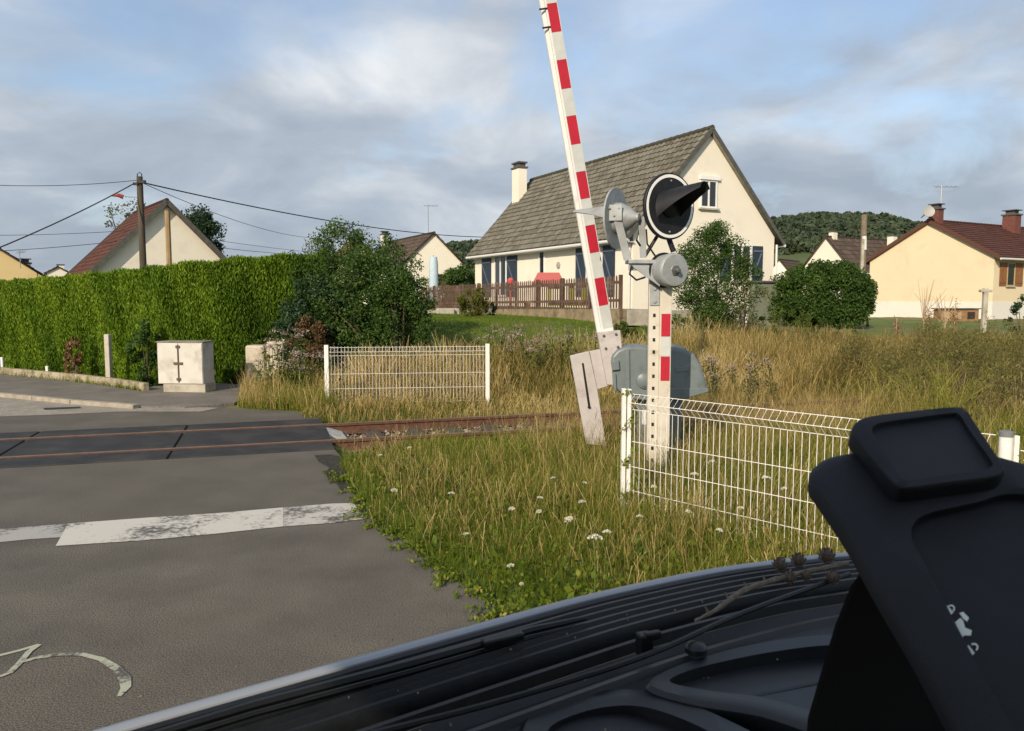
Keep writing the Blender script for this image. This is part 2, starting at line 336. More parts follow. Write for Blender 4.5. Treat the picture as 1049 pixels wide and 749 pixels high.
# track
trk = root('railway_track', rf(5, .7, -.15), 'rusty single railway track running through the crossing into dry grass', 'railway track')
prof = [(-.07, -.15), (.07, -.15), (.07, -.135), (.012, -.115), (.012, -.03), (.036, -.02), (.036, .018), (-.036, .018), (-.036, -.02), (-.012, -.03), (-.012, -.115), (-.07, -.135)]
for d in (0, 1.435):
    mb = MB(); mb.prism([rf(-26, d+q[0], q[1]+.005) for q in prof], RD*96); r_ = mb.build('rail', rust, trk, bevel=.004)
    mb = MB(); mb.prism([rf(-26, d-.026, .0235), rf(-26, d+.026, .0235), rf(-26, d+.024, .026), rf(-26, d-.024, .026)], RD*96); mb.build('rail_head', railtop, r_)
for k in range(38):
    mb = MB(); mb.box(rf(AE+.75+k*.62+rng.uniform(-.03, .03), .71, -.165), (.24, 2.4, .12), RD); mb.build('sleeper', wood_old, trk, bevel=.015)
mb = MB(); bed = [(-.95, -.165), (-.55, -.178), (.7, -.172), (2.0, -.178), (2.5, -.16)]; mb.add([rf(a_, d_, z_) for a_ in (AE+.1, AE+60) for d_, z_ in bed], [(k, k+1, k+6, k+5) for k in range(4)])
tag(mb.build('trackbed', mat('trackbed_dirt', (.075, .055, .038), .95, (.16, .125, .09), 18, bump=.8, bscale=60, c3=(.04, .03, .022), s3=2)), kind='structure')
# ballast stones
nS = 9000; a_ = rng.uniform(AE+.2, AE+11, nS); d_ = rng.uniform(-.9, 2.5, nS)
m_ = (np.abs(d_) > .08) & (np.abs(d_-1.435) > .08); a_, d_ = a_[m_], d_[m_]; nS = len(a_)
P = np.stack([P0.x+RD.x*a_+RN.x*d_, P0.y+RD.y*a_+RN.y*d_, rng.uniform(-.19, -.13, nS)], 1)
oc = np.array([(1, 0, 0), (-1, 0, 0), (0, 1, 0), (0, -1, 0), (0, 0, 1), (0, 0, -1)], float); of = np.array([(0, 2, 4), (2, 1, 4), (1, 3, 4), (3, 0, 4), (2, 0, 5), (1, 2, 5), (3, 1, 5), (0, 3, 5)])
jit = oc[None]*rng.uniform(.6, 1.4, (nS, 6, 1))*rng.uniform(.02, .04, (nS, 1, 1)); an = rng.uniform(0, 6.28, nS); ca, sa = np.cos(an)[:, None], np.sin(an)[:, None]
jx = jit[..., 0]*ca-jit[..., 1]*sa; jy = jit[..., 0]*sa+jit[..., 1]*ca; jv = np.stack([jx, jy, jit[..., 2]*.8], -1)+P[:, None]
Fs = (of[None]+np.arange(nS)[:, None, None]*6).reshape(-1, 3); t_ = np.repeat(rng.uniform(0, 1, nS), 6)
tag(npmesh('ballast', jv.reshape(-1, 3), Fs, leafmat('ballast_stone', [(0, (.08, .06, .045)), (.6, (.20, .165, .13)), (1, (.36, .32, .27))], 0, .9), t_), 'rust stained grey ballast stones around the track', 'ballast', kind='stuff')
# ================================================================= HOUSES
navy = mat('navy_shutter', (.022, .035, .055), .55, (.03, .045, .065), 4)
glass = mat('window_glass', (.02, .025, .03), .08, spec=.8)
wframe = mat('window_frame_white', (.75, .75, .73), .45)
slate_grey = mat('chimney_cowl', (.09, .085, .08), .8)
gutterm = mat('white_gutter', (.62, .62, .60), .4)
def wallmat(name, c, c2): return mat(name, c, .9, c2, .55, bump=.25, bscale=45, stops=(.3, .75), c3=tuple(q*.86 for q in c), s3=.9, st3=(.55, .8))
def tilemat(name, stops):
    m = leafmat(name, stops, 0., .85); t = m.node_tree; b = t.nodes['Principled BSDF']; a = [n for n in t.nodes if n.type == 'ATTRIBUTE'][0]; r = [n for n in t.nodes if n.type == 'VALTORGB'][0]
    tcn = t.nodes.new('ShaderNodeTexCoord'); n_ = t.nodes.new('ShaderNodeTexNoise'); n_.inputs['Scale'].default_value = 3.; n_.inputs['Detail'].default_value = 8; n_.inputs['Roughness'].default_value = .7
    t.links.new(tcn.outputs['Object'], n_.inputs['Vector']); x = t.nodes.new('ShaderNodeMath'); x.operation = 'MULTIPLY_ADD'; x.inputs[1].default_value = 1.1; t.links.new(n_.outputs[0], x.inputs[0])
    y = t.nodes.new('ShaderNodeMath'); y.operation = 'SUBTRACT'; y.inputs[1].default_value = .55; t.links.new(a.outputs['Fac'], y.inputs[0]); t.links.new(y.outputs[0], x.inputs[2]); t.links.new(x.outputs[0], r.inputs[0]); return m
def tiled(name, e0, along, up, L_, W_, m, parent, tw=.30, th=.34, amp=.022, per=5, thick=.10):
    """one roof slope of rolled tiles; e0 eave corner, along = eave direction, up = slope direction"""
    along = along.normalized(); up = up.normalized(); nrm = along.cross(up); nrm = nrm if nrm.z > 0 else -nrm
    nc = max(1, round(L_/tw)); nr = max(1, round(W_/th)); dw, dh = L_/nc, W_/nr
    us_ = np.arange(nc*per+1)/per; Vs, Fs, Ts = [], [], []; o = 0; A, U, NN, E = (np.array(q) for q in (along, up, nrm, e0))
    for r in range(nr):
        wv = amp*np.cos((us_+.0*(r % 2))*2*np.pi)
        for (h, off) in ((r*dh-.0, .038), ((r+1)*dh+.0, .0)):
            Vs.append(E+np.outer(us_*dw, A)+U*h+np.outer(wv+off+.03, NN))
        n_ = len(us_); i = np.arange(n_-1); Fs.append(np.stack([o+i, o+i+1, o+n_+i+1, o+n_+i], 1))
        tt = rng.uniform(.25, .75, nc+1); Ts.append(np.tile(tt[np.minimum((us_+.5).astype(int), nc)], 2)); o += 2*n_
        # riser at the lower edge of the row
        Vs.append(E+np.outer(us_*dw, A)+U*(r*dh)+np.outer(wv*0-.01, NN)); Vs.append(E+np.outer(us_*dw, A)+U*(r*dh)+np.outer(wv+.068, NN))
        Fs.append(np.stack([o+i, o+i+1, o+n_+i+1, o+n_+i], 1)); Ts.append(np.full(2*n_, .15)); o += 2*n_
    # underside slab
    c = [E+NN*0, E+A*L_, E+A*L_+U*W_, E+U*W_]; lo = [q-NN*thick for q in c]
    Vs.append(np.array(c+lo)); Ts.append(np.full(8, .4))
    f = [(0, 1, 2, 3), (7, 6, 5, 4), (0, 4, 5, 1), (1, 5, 6, 2), (2, 6, 7, 3), (3, 7, 4, 0)]; Fs.append(np.array(f)+o)
    return npmesh(name, np.concatenate(Vs), np.concatenate(Fs), m, np.concatenate(Ts), parent)
class House:
    """corner O (xy, base z); g = gable direction, r = ridge direction; he/ha absolute heights of eave and apex"""
    def __init__(s, name, label, O, gd, rd, Wd, Ln, he, ha, wm, group=None, plinth=None, plm=None, ov=.35, ovg=.15, rm=None, tile=(.30, .34, .022, 5), barge=None, gut=True, barh=.24):
        s.O = Vector(O); s.g = Vector((*gd, 0)).normalized(); s.r = Vector((*rd, 0)).normalized(); s.W = Wd; s.L = Ln; s.he = he; s.ha = ha
        s.t = root(name, s.O+s.g*Wd/2+s.r*Ln/2, label, 'house', group)
        P = lambda a, b, z: s.O*1+s.g*a+s.r*b+Vector((0, 0, z-s.O.z)); s.P = P; bz = s.O.z-1.0; pz = plinth or bz
        mb = MB(); mb.prism([P(0, 0, pz), P(Wd, 0, pz), P(Wd, 0, he), P(Wd/2, 0, ha), P(0, 0, he)], s.r*Ln); s.wall = mb.build('wall', wm, s.t)
        if plinth: mb = MB(); mb.prism([P(-.03, -.03, bz), P(Wd+.03, -.03, bz), P(Wd+.03, -.03, plinth), P(-.03, -.03, plinth)], s.r*(Ln+.06)); mb.build('plinth', plm, s.t)
        sl = math.hypot(Wd/2, ha-he); k = (ha-he)/(Wd/2)
        s.roofs = []
        for sg in (0, 1):
            g0 = -ov if sg == 0 else Wd+ov
            e0 = P(g0, -ovg, he-k*ov+.02); up = P(Wd/2, 0, ha)-P(0 if sg == 0 else Wd, 0, he); up = Vector(up)
            Wl = (P(Wd/2, -ovg, ha)-P(g0, -ovg, he-k*ov)).length
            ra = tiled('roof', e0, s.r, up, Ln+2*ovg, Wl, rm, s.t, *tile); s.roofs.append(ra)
            if gut:
                mb = MB(); a, b = P(g0+(-.05 if sg == 0 else .05), -ovg, he-k*ov-.06), P(g0+(-.05 if sg == 0 else .05), Ln+ovg, he-k*ov-.06); mb.tube([a, b], .07, 8); mb.build('gutter', gutterm, s.t, smooth=True)
        mb = MB(); top = Vector((0, 0, .06)); n_ = int((Ln+2*ovg)/.42)
        for i in range(n_):
            a = P(Wd/2, -ovg+i*(Ln+2*ovg)/n_, ha+.06); b = P(Wd/2, -ovg+(i+1.06)*(Ln+2*ovg)/n_, ha+.06); mb.tube([a, b], [.12, .10], 8)
        rc = mb.build('ridge_cap', rm, s.roofs[0], smooth=True)
        if barge:
            for rr in (-ovg, Ln+ovg):
                for sg in (0, 1):
                    g0 = -ov if sg == 0 else Wd+ov; a = P(g0, rr, he-k*ov+.0); b = P(Wd/2, rr, ha); d = (b-a); mb = MB()
                    mb.box((a+b)/2+Vector((0, 0, .01)), (d.length, .06, barh), d, s.g.cross(d).cross(d) if 0 else d.cross(s.r)); mb.build('bargeboard', barge, s.t)
    def fac(s, a, z, out=0.): return s.O+s.r*a-s.g*out+Vector((0, 0, z-s.O.z))
    def gab(s, a, z, out=0.): return s.O+s.g*a-s.r*out+Vector((0, 0, z-s.O.z))
    def uvf(s, u, v): p = onplane(u, v, s.O, s.g); return (p-s.O).dot(s.r), p.z
    def uvg(s, u, v): p = onplane(u, v, s.O, s.r); return (p-s.O).dot(s.g), p.z
def panel(h, side, u0, u1, v0, v1, th, name, m, parent=None, out=0.01, bevel=0., px=True, slats=0):
    """a board on a house face, given by its corners' places on that face"""
    f = h.uvf if side == 'f' else h.uvg; P = h.fac if side == 'f' else h.gab
    if px: a0, z1 = f(u0, v0); a1, z0 = f(u1, v1)
    else: a0, a1, z1, z0 = u0, u1, v0, v1
    a0, a1 = min(a0, a1), max(a0, a1); z0, z1 = min(z0, z1), max(z0, z1)
    n = h.g if side == 'f' else h.r; mb = MB()
    mb.prism([P(a0, z0, out), P(a1, z0, out), P(a1, z1, out), P(a0, z1, out)], -n*th); return mb.build(name, m, parent or h.t, bevel=bevel), (a0, a1, z0, z1)
def window(h, side, a0, a1, z0, z1, mull=1, sill=True, fm=None, fw=.07):
    P = h.fac if side == 'f' else h.gab; n = h.g if side == 'f' else h.r; fm = fm or wframe
    mb = MB(); e = .004
    def bar(x0, x1, y0, y1, o=.004, t=.05): mb.prism([P(x0, y0, o), P(x1, y0, o), P(x1, y1, o), P(x0, y1, o)], -n*t)
    bar(a0, a1, z1-fw, z1); bar(a0, a1, z0, z0+fw); bar(a0, a0+fw, z0+fw, z1-fw); bar(a1-fw, a1, z0+fw, z1-fw)
    for i in range(mull): x = a0+(a1-a0)*(i+1)/(mull+1); bar(x-fw*.5, x+fw*.5, z0+fw, z1-fw, .004, .045)
    w = mb.build('window', fm, h.t)
    mb = MB(); mb.prism([P(a0+fw, z0+fw, .006), P(a1-fw, z0+fw, .006), P(a1-fw, z1-fw, .006), P(a0+fw, z1-fw, .006)], -n*.012); mb.build('pane', glass, w)
    if sill: mb = MB(); mb.prism([P(a0-.08, z0-.07, .003), P(a1+.08, z0-.07, .003), P(a1+.08, z0-.005, .003), P(a0-.08, z0-.005, .003)], -n*.12); mb.build('sill', concrete, w)
    return w
def shutter(h, side, a0, a1, z0, z1, m, parent=None, zbar=None):
    P = h.fac if side == 'f' else h.gab; n = h.g if side == 'f' else h.r; mb = MB()
    mb.prism([P(a0, z0, .01), P(a1, z0, .01), P(a1, z1, .01), P(a0, z1, .01)], -n*.04); w = (a1-a0)
    o = mb.build('shutter', m, h.t, bevel=.004)
    mb = MB(); hh = .08
    for zc in (z0+.15*(z1-z0), z1-.15*(z1-z0)): mb.prism([P(a0+.03, zc-hh/2, .052), P(a1-.03, zc-hh/2, .052), P(a1-.03, zc+hh/2, .052), P(a0+.03, zc+hh/2, .052)], -n*.025)
    mb.prism([P(a0+.05, z0+.2*(z1-z0), .052), P(a0+.12, z0+.2*(z1-z0), .052), P(a1-.05, z1-.2*(z1-z0), .052), P(a1-.12, z1-.2*(z1-z0), .052)], -n*.02)
    mb.build('brace', mat('shutter_brace', (.10, .13, .17), .5) if m == navy else m, o); return o
# ---- main house
cream = wallmat('cream_render', (.73, .685, .58), (.78, .735, .63)); plg = mat('grey_plinth', (.36, .33, .28), .9, (.28, .26, .21), 3, bump=.3)
oldtile = tilemat('weathered_tile', [(0, (.06, .057, .042)), (.35, (.12, .112, .085)), (.6, (.155, .145, .115)), (1, (.21, .20, .165))])
ZA = 30.; ca_ = at(648, 300, ZA); O = V(ca_.x, ZA, tz(ca_.x, ZA))
G1 = (.897, .4415); R1 = (-.4415, .897)
def solve_w(Oxy, gd, u):     # length along gd until pixel column u
    k = (u-524.5)/FPX; return (k*Oxy[1]-Oxy[0])/(gd[0]-k*gd[1])
Wm = solve_w(O, G1, 790.5); Lm = solve_w(O, R1, 487)
apx = solve_w(O, G1, 728.5); za = at(728.5, 130, O.y+G1[1]*apx).z-.1
k_ = (za-(at(646, 243, ZA).z))/(Wm/2+.35); he = at(646, 243, ZA).z+k_*.33
print('main house', O, Wm, Lm, he, za)
H = House('detached_house', 'large cream house with steep grey tile roof and navy shutters behind the picket fence', O, G1, R1, Wm, Lm, he, za-.05, cream, plinth=O.z+.55, plm=plg, ov=.38, ovg=.18, rm=oldtile, barge=mat('grey_barge_tile', (.065, .065, .06), .8, (.10, .10, .09), 6), barh=.15)
zt = he-.38*k_-.15
# white fascia
mb = MB(); mb.box(H.P(-.30, H.L/2, he-.33*k_-.10), (H.L+.3, .05, .20), H.r); mb.build('fascia', gutterm, H.t)
mb = MB(); mb.box(H.P(-.14, H.L/2, he-.38*k_-.13), (H.L+.2, .26, .03), H.r); mb.build('soffit', gutterm, H.t)
fz = H.uvf(600, 321)[1]; ft = H.uvf(594, 252)[1]; print('floor', fz, 'shutter top', ft)
fz = ft-2.15; fz2 = ft-2.2
def fx(u): return solve_w(O, R1, u)
for u0, u1 in ((494.5, 503.6), (520, 530), (590, 599.5), (617.5, 629.5)):
    a, b = sorted((fx(u0), fx(u1))); shutter(H, 'f', a, b, fz, ft, navy)
a, b = sorted((fx(507), fx(519.5))); window(H, 'f', a, b, fz, ft+.0, 1, False, fw=.10)
a, b = sorted((fx(601), fx(616))); window(H, 'f', a, b, fz, ft, 1, False)
a, b = sorted((fx(552.5), fx(558.3))); window(H, 'f', a, b, ft-1.35, ft, 0, True)
vp = fx(572); mb = MB(); mb.lathe(H.fac(vp, ft-.75, .0), -H.g, [(0, .16), (.03, .16), (.05, .10)], 20); mb.build('wall_vent', plg, H.t)
mb = MB(); mb.tube([H.fac(.12, he-.6, .08), H.fac(.12, O.z+.1, .08)], .045, 8); mb.build('downpipe', gutterm, H.t, smooth=True)
mb = MB(); mb.tube([H.P(H.W+.05, -.10, he-.45), H.P(H.W+.05, -.10, O.z-.1)], .045, 8); mb.build('downpipe', gutterm, H.t, smooth=True)
def gx(u): return solve_w(O, G1, u)
def gz(u, v): return H.uvg(u, v)[1]
window(H, 'g', gx(714), gx(731), gz(720, 213), gz(720, 184), 1, True)
panel(H, 'g', gx(713), gx(733), gz(720, 184), gz(720, 180), .10, 'shutter_box', wframe, px=False)
window(H, 'g', gx(748), gx(767), gz(757, 288), gz(757, 250.5), 1, True)
shutter(H, 'g', gx(735.5), gx(746.5), gz(757, 288), gz(757, 250.5), navy); shutter(H, 'g', gx(768.5), gx(778.5), gz(757, 287), gz(757, 251.5), navy)
window(H, 'g', gx(754), gx(764), gz(760, 331), gz(760, 322), 0, False)
# chimney at the far gable
u_ = 539.5; cpos = H.P(H.W*.30, H.L+.38, 0); cz = at(539, 168, cpos.y).z
cw = .50
ch = root('chimney_tmp', (0, 0, 0), None, None); bpy.data.objects.remove(ch)
mb = MB(); mb.prism([H.P(H.W*.36-cw/2, H.L-.75, O.z), H.P(H.W*.36+cw/2, H.L-.75, O.z), H.P(H.W*.36+cw/2, H.L-.75, cz-.35), H.P(H.W*.36-cw/2, H.L-.75, cz-.35)], H.r*.85); chm = mb.build('chimney', cream, H.roofs[0])
print('chimney col', 524.5+FPX*cpos.x/cpos.y)
mb = MB()
mb.prism([H.P(H.W*.36-cw/2-.06, H.L-.81, cz-.35), H.P(H.W*.36+cw/2+.06, H.L-.81, cz-.35), H.P(H.W*.36+cw/2+.06, H.L-.81, cz-.27), H.P(H.W*.36-cw/2-.06, H.L-.81, cz-.27)], H.r*.97)
mb.prism([H.P(H.W*.36-cw/2+.05, H.L-.68, cz-.27), H.P(H.W*.36+cw/2-.05, H.L-.68, cz-.27), H.P(H.W*.36+cw/2-.05, H.L-.68, cz-.08), H.P(H.W*.36-cw/2+.05, H.L-.68, cz-.08)], H.r*.7)
mb.prism([H.P(H.W*.36-cw/2-.03, H.L-.78, cz-.08), H.P(H.W*.36+cw/2+.03, H.L-.78, cz-.08), H.P(H.W*.36+cw/2+.03, H.L-.78, cz), H.P(H.W*.36-cw/2-.03, H.L-.78, cz)], H.r*.9); mb.build('chimney_cap', slate_grey, chm)
# terrace slab + retaining wall, lawn furniture
def along_fence(u): return solve_w((at(632, 300, 25).x, 25), R1, u)
FA = at(632, 300, 25.); FA.z = 0; Rv = Vector((*R1, 0)).normalized(); Gv = Vector((*G1, 0)).normalized()
FPt = lambda s, z, o=0.: Vector((FA.x, FA.y, 0))+Rv*s-Gv*o+Vector((0, 0, z))
zb = at(600, 316, 26.2).z; ztp = at(632, 281.5, 25).z; print('fence base', zb, 'top', ztp, 'lawn', tz(3, 25))
retm = mat('sandy_retaining_wall', (.30, .235, .15), .95, (.20, .16, .10), 2.5, bump=.6, bscale=14, c3=(.12, .11, .06), s3=4)
sA, sB = along_fence(634), along_fence(505)
mb = MB(); mb.prism([FPt(sA, .5), FPt(sB, .5), FPt(sB, zb), FPt(sA, zb)], Gv*.3); tag(mb.build('retaining_wall', retm, bevel=.02), 'low sandy stone retaining wall under the brown picket fence', 'wall')
mb = MB(); p0, p1 = FPt(sA, zb-.03)+Gv*.3, FPt(sB+6, zb-.03)+Gv*.3; mb.prism([p0, p1, p1+Gv*1.6, p0+Gv*1.6], (0, 0, -.5)); tag(mb.build('terrace', concrete), kind='structure')
# ---- right house
yel = wallmat('yellow_render', (.66, .56, .385), (.71, .61, .425)); wbase = wallmat('white_basement', (.66, .64, .58), (.7, .68, .63))
redroof = tilemat('red_brown_roof', [(0, (.055, .022, .017)), (.5, (.085, .035, .026)), (1, (.12, .055, .04))])
C = at(1017, 300, 50.); O2 = V(C.x, 50, tz(C.x, 50)); G2 = (-.505, .863); R2 = (.863, .505)
W2 = solve_w(O2, G2, 888.5); e2 = at(1017, 262, 50).z; a2 = at(948, 226, 50+W2/2*.863).z
print('right house W', W2, 'eave', e2, 'apex', a2, O2.z, 'base pix', at(1017, 328, 50).z)
O2.z = at(1017, 329, 50).z
H2 = House('detached_house', 'pale yellow house with red brown roof, brown shutters and white basement at the far right', O2, G2, R2, W2, 17, e2+.1, a2-.05, yel, plinth=at(1017, 309.5, 50).z, plm=wbase, ov=.45, ovg=.2, rm=redroof, tile=(.30, .34, .012, 2), barge=mat('brown_barge', (.10, .045, .03), .7))
brn = mat('brown_shutter', (.20, .085, .035), .6, (.26, .12, .05), 3)
def px2(a): return solve_w(O2, R2, a)
zt2, zb2 = H2.uvf(1030, 269)[1], H2.uvf(1030, 293)[1]
window(H2, 'f', px2(1028), px2(1036), zb2, zt2, 0, True, fm=mat('tan_frame', (.45, .33, .18), .6)); shutter(H2, 'f', px2(1020.5), px2(1027.5), zb2, zt2, brn); shutter(H2, 'f', px2(1036.5), px2(1044), zb2, zt2, brn)
window(H2, 'f', px2(1036), px2(1043), H2.uvf(1040, 320)[1], H2.uvf(1040, 314.5)[1], 0, False)
def chimney(h, a, b, z0, z1, w, d, m, par_, pot=True, cap=None):
    mb = MB(); mb.box(h.P(a, b, (z0+z1)/2), (w, d, z1-z0), h.g); c_ = mb.build('chimney', m, par_); mb = MB(); mb.box(h.P(a, b, z1+.05), (w+.16, d+.16, .10), h.g)
    if pot: mb.box(h.P(a, b, z1+.22), (w*.7, d*.7, .22), h.g); mb.box(h.P(a, b, z1+.37), (w+.1, d+.1, .06), h.g)
    mb.build('chimney_cap', cap or slate_grey, c_); return c_
brick = mat('dark_red_brick', (.12, .045, .035), .9, (.17, .07, .055), 9, bump=.3)
p = at(1026, 225, 55); b_ = solve_w(O2+H2.g*(W2*.5), R2, 1020); chimney(H2, W2*.42, b_, a2-1.2, at(1028, 221, (H2.P(W2*.42, b_, 0)).y).z, .9, .8, brick, H2.roofs[0])
b0_ = .7; c1 = chimney(H2, W2*.5, b0_, a2-.5, at(945, 215, H2.P(W2*.5, b0_, 0).y).z, .7, .6, brick, H2.roofs[0])
def antenna(base, h, parent, label=None, dish=False, yagi=1.2, w=.035):
    mb = MB(); t_ = base+Vector((0, 0, h)); mb.tube([base, t_], w, 6)
    mb.tube([t_-V(yagi*.3, 0, .1), t_+V(yagi*.7, .1, -.1)], w*.8, 6)
    for i in range(6): c = t_+V(-yagi*.3+yagi*i/5, 0, -.1); mb.tube([c-V(0, .25, .12), c+V(0, .25, .12)], w*.5, 4)
    return mb.build('antenna', mat('antenna_metal', (.38, .38, .38), .4, metal=.6), parent)
antenna(H2.P(W2*.5, b0_+.5, a2), at(955, 190, 54.5).z-a2, H2.t, yagi=1.5)
mb = MB(); dc = at(951, 217, H2.P(W2*.5, b0_, 0).y-.9); mb.lathe(dc, V(-.1, -1, .25), [(0, .05), (.04, .26), (.09, .38), (.11, .38), (.06, .26), (.02, .05)], 24); mb.tube([dc, dc+V(0, .9, -.3)], .04, 6); mb.build('satellite_dish', mat('dish_grey', (.34, .34, .33), .5), c1, smooth=True)
# hutch by the basement
hc = at(979, 328, 47.); hc.z = tz(hc.x, 47); mb = MB(); rt_ = root('garden_hutch', hc, 'low brown wooden hutch standing against the white basement of the yellow house', 'hutch'); wd = mat('hutch_wood', (.20, .11, .05), .8, (.28, .17, .09), 5, bump=.3)
mb.box(hc+V(0, 0, .38), (2.4, .7, .76), (1, .1)); mb.build('body', wd, rt_); mb = MB(); mb.box(hc+V(0, 0, .80), (2.6, .9, .06), (1, .1)); mb.build('roof', slate_grey, rt_)
for dx in (-.85, -.1, .75): mb = MB(); mb.box(hc+V(dx, -.36+dx*.1, .40), (.46, .03, .42), (1, .1)); mb.build('mesh_door', mat('hutch_dark', (.03, .025, .02), .8) if dx > .5 else mat('hutch_pale', (.36, .27, .16), .8), rt_)
# ---- middle house and the far ones on the right
pale = wallmat('pale_render', (.70, .66, .55), (.74, .70, .60)); brownroof = tilemat('brown_roof', [(0, (.05, .036, .028)), (.5, (.085, .062, .048)), (1, (.13, .10, .08))])
def pixhouse(name, label, u_c, v_e, u_l, u_a, v_a, Z, gd, rd, Ln, base_v, wm, rm, **k):
    c = at(u_c, 300, Z); O_ = V(c.x, Z, at(u_c, base_v, Z).z); Wd = solve_w(O_, gd, u_l); he_ = at(u_c, v_e, Z).z; ha_ = at(u_a, v_a, Z+gd[1]*Wd/2).z
    return House(name, label, O_, gd, rd, Wd, Ln, he_, ha_, wm, rm=rm, tile=k.pop('tile', (.6, .6, .03, 3)), **k)
H3 = pixhouse('detached_house', 'pale house with brown roof between the round dark bush and the yellow house', 872, 276, 818, 840, 243, 78, G2, R2, 12, 320, pale, brownroof, ov=.3)
chimney(H3, H3.W*.5, 1.0, H3.ha-.3, H3.ha+.55, .6, .6, pale, H3.roofs[0], False)
chimney(H3, H3.W*.3, 9.0, H3.ha-2.6, at(886, 242, 84).z, .7, .7, pale, H3.roofs[0], False)
H4 = pixhouse('detached_house', 'small white gabled house far off, just right of the large cream house', 812, 283, 782, 797, 266, 112, (-.8, .6), (.6, .8), 9, 310, wbase, brownroof, ov=.2)
# ---- left of the main house
H5 = pixhouse('detached_house', 'cream gabled house with dark brown roof beyond the left end of the picket fence', 411, 272, 478, 440, 239, 72, G1, R1, 13.5, 312, cream, brownroof, ov=.3)
chimney(H5, H5.W*.35, 12.3, H5.he+1, at(398, 240, 83).z, .7, .7, wbase, H5.roofs[0], True)
antenna(H5.P(H5.W*.5, 1.5, H5.ha), at(436, 210, 75).z-H5.ha, H5.t, yagi=1.3)
a_, b_ = solve_w(H5.O, G1, 449), solve_w(H5.O, G1, 464.5); shutter(H5, 'g', a_, b_, at(456, 293, 74).z, at(456, 281, 74).z, mat('closed_brown_shutter', (.10, .06, .045), .7))
H6 = pixhouse('detached_house', 'little house with orange tiled gable peeking over the hedge shrubs', 356, 262, 384, 369, 246, 95, G1, R1, 7, 300, wallmat('tan_render', (.40, .33, .22), (.45, .38, .27)), tilemat('orange_roof', [(0, (.12, .05, .03)), (.5, (.19, .085, .05)), (1, (.25, .13, .08))]), ov=.3)
# ---- houses behind the hedge
G7 = (.80, .60); R7 = (-.60, .80)
redtile = tilemat('red_tile', [(0, (.05, .024, .018)), (.5, (.09, .038, .028)), (1, (.13, .06, .045))])
H7 = pixhouse('detached_house', 'cream gable with red brown tiled roof over the hedge behind the tall dark pole', 91, 281, 248, 171, 207, 38, G7, R7, 7, 330, cream, redtile, ov=.5, ovg=.3, tile=(.3, .34, .022, 5), barge=mat('grey_barge_tile', (.1, .095, .08)))
mb = MB(); mb.prism([H7.P(H7.W*.02, 3.0, 0), H7.P(-.9, 3.0, 0), H7.P(-.9, 5.8, 0), H7.P(H7.W*.02, 5.8, 0)], (0, 0, .1)); bpy.data.objects
pp = at(174.5, 300, 37.2); mb = MB(); rt_ = root('utility_pole', (pp.x, pp.y, 0), 'thin tan wooden pole standing in front of the cream gable over the hedge', 'pole'); mb.tube([(pp.x, pp.y, -.2), (pp.x, pp.y, at(174, 216, 37.2).z)], .13, 8); mb.build('post', mat('tan_wood', (.26, .175, .085), .85, (.33, .23, .12), 3), rt_, smooth=True); mb = MB(); mb.lathe((pp.x, pp.y, at(174, 216, 37.2).z), (0, 0, 1), [(0, .14), (.06, .1), (.1, .01)], 8); mb.build('cap', slate_grey, rt_)
H8 = pixhouse('detached_house', 'deep yellow gable end with dark verge at the far left edge over the hedge', -95, 281, 48, -25, 240, 55, (.85, .527), (-.527, .85), 9, 320, wallmat('deep_yellow', (.58, .45, .22), (.63, .49, .26)), brownroof, ov=.35)
chimney(H8, H8.W*.86, 3.5, 3.8, at(34, 268, 58).z, .75, .75, wbase, H8.roofs[1], True)
antenna(at(21, 275, 58), 1.3, H8.t, yagi=.5, w=.025)
H9 = pixhouse('detached_house', 'tiny far white gable between the yellow gable and the red tiled house', 49, 279, 74, 58, 273.5, 90, (.85, .527), (-.527, .85), 7, 310, pale, brownroof, ov=.3)
chimney(H9, H9.W*.65, 2, H9.ha-1, at(65, 271.5, 92).z, .7, .7, wbase, H9.roofs[1], False)
# garden shed right of the main house
sp_ = at(776, 333, 33.); sp_.z = tz(sp_.x, 33); shd = root('garden_shed', sp_, 'small grey green shed standing between the cream house and the round dark bush', 'shed'); mb = MB(); mb.box(sp_+V(0, 0, .85), (1.3, 1.3, 1.9), (1, .3)); mb.build('wall', mat('shed_green', (.13, .15, .11), .8, (.17, .19, .14), 4), shd); mb = MB(); mb.box(sp_+V(0, 0, 1.84), (1.5, 1.5, .07), (1, .3), ); mb.build('roof', slate_grey, shd)
mb = MB(); mb.box(sp_+V(-.05, -.66, .75), (.7, .03, 1.5), (1, .3)); mb.build('door', mat('shed_door', (.10, .115, .085), .7), shd)

# ================================================================= CROSSING EQUIPMENT
galv = mat('galvanised_grey', (.27, .29, .30), .5, (.36, .38, .385), 10, metal=.15, c3=(.20, .20, .19), s3=5)
mastm = mat('cream_mast_paint', (.56, .53, .46), .5, (.50, .46, .38), 5, c3=(.34, .28, .20), s3=9, st3=(.56, .8), bump=.1)
refl_w = mat('reflective_white', (.44, .46, .45), .55, (.50, .52, .50), 8); refl_r = mat('reflective_red', (.42, .014, .032), .5, (.36, .012, .028), 8)
blackm = mat('matt_black', (.010, .011, .014), .55, (.016, .017, .02), 9)
holeb = mat('bolt_hole_dark', (.015, .014, .013), .8)
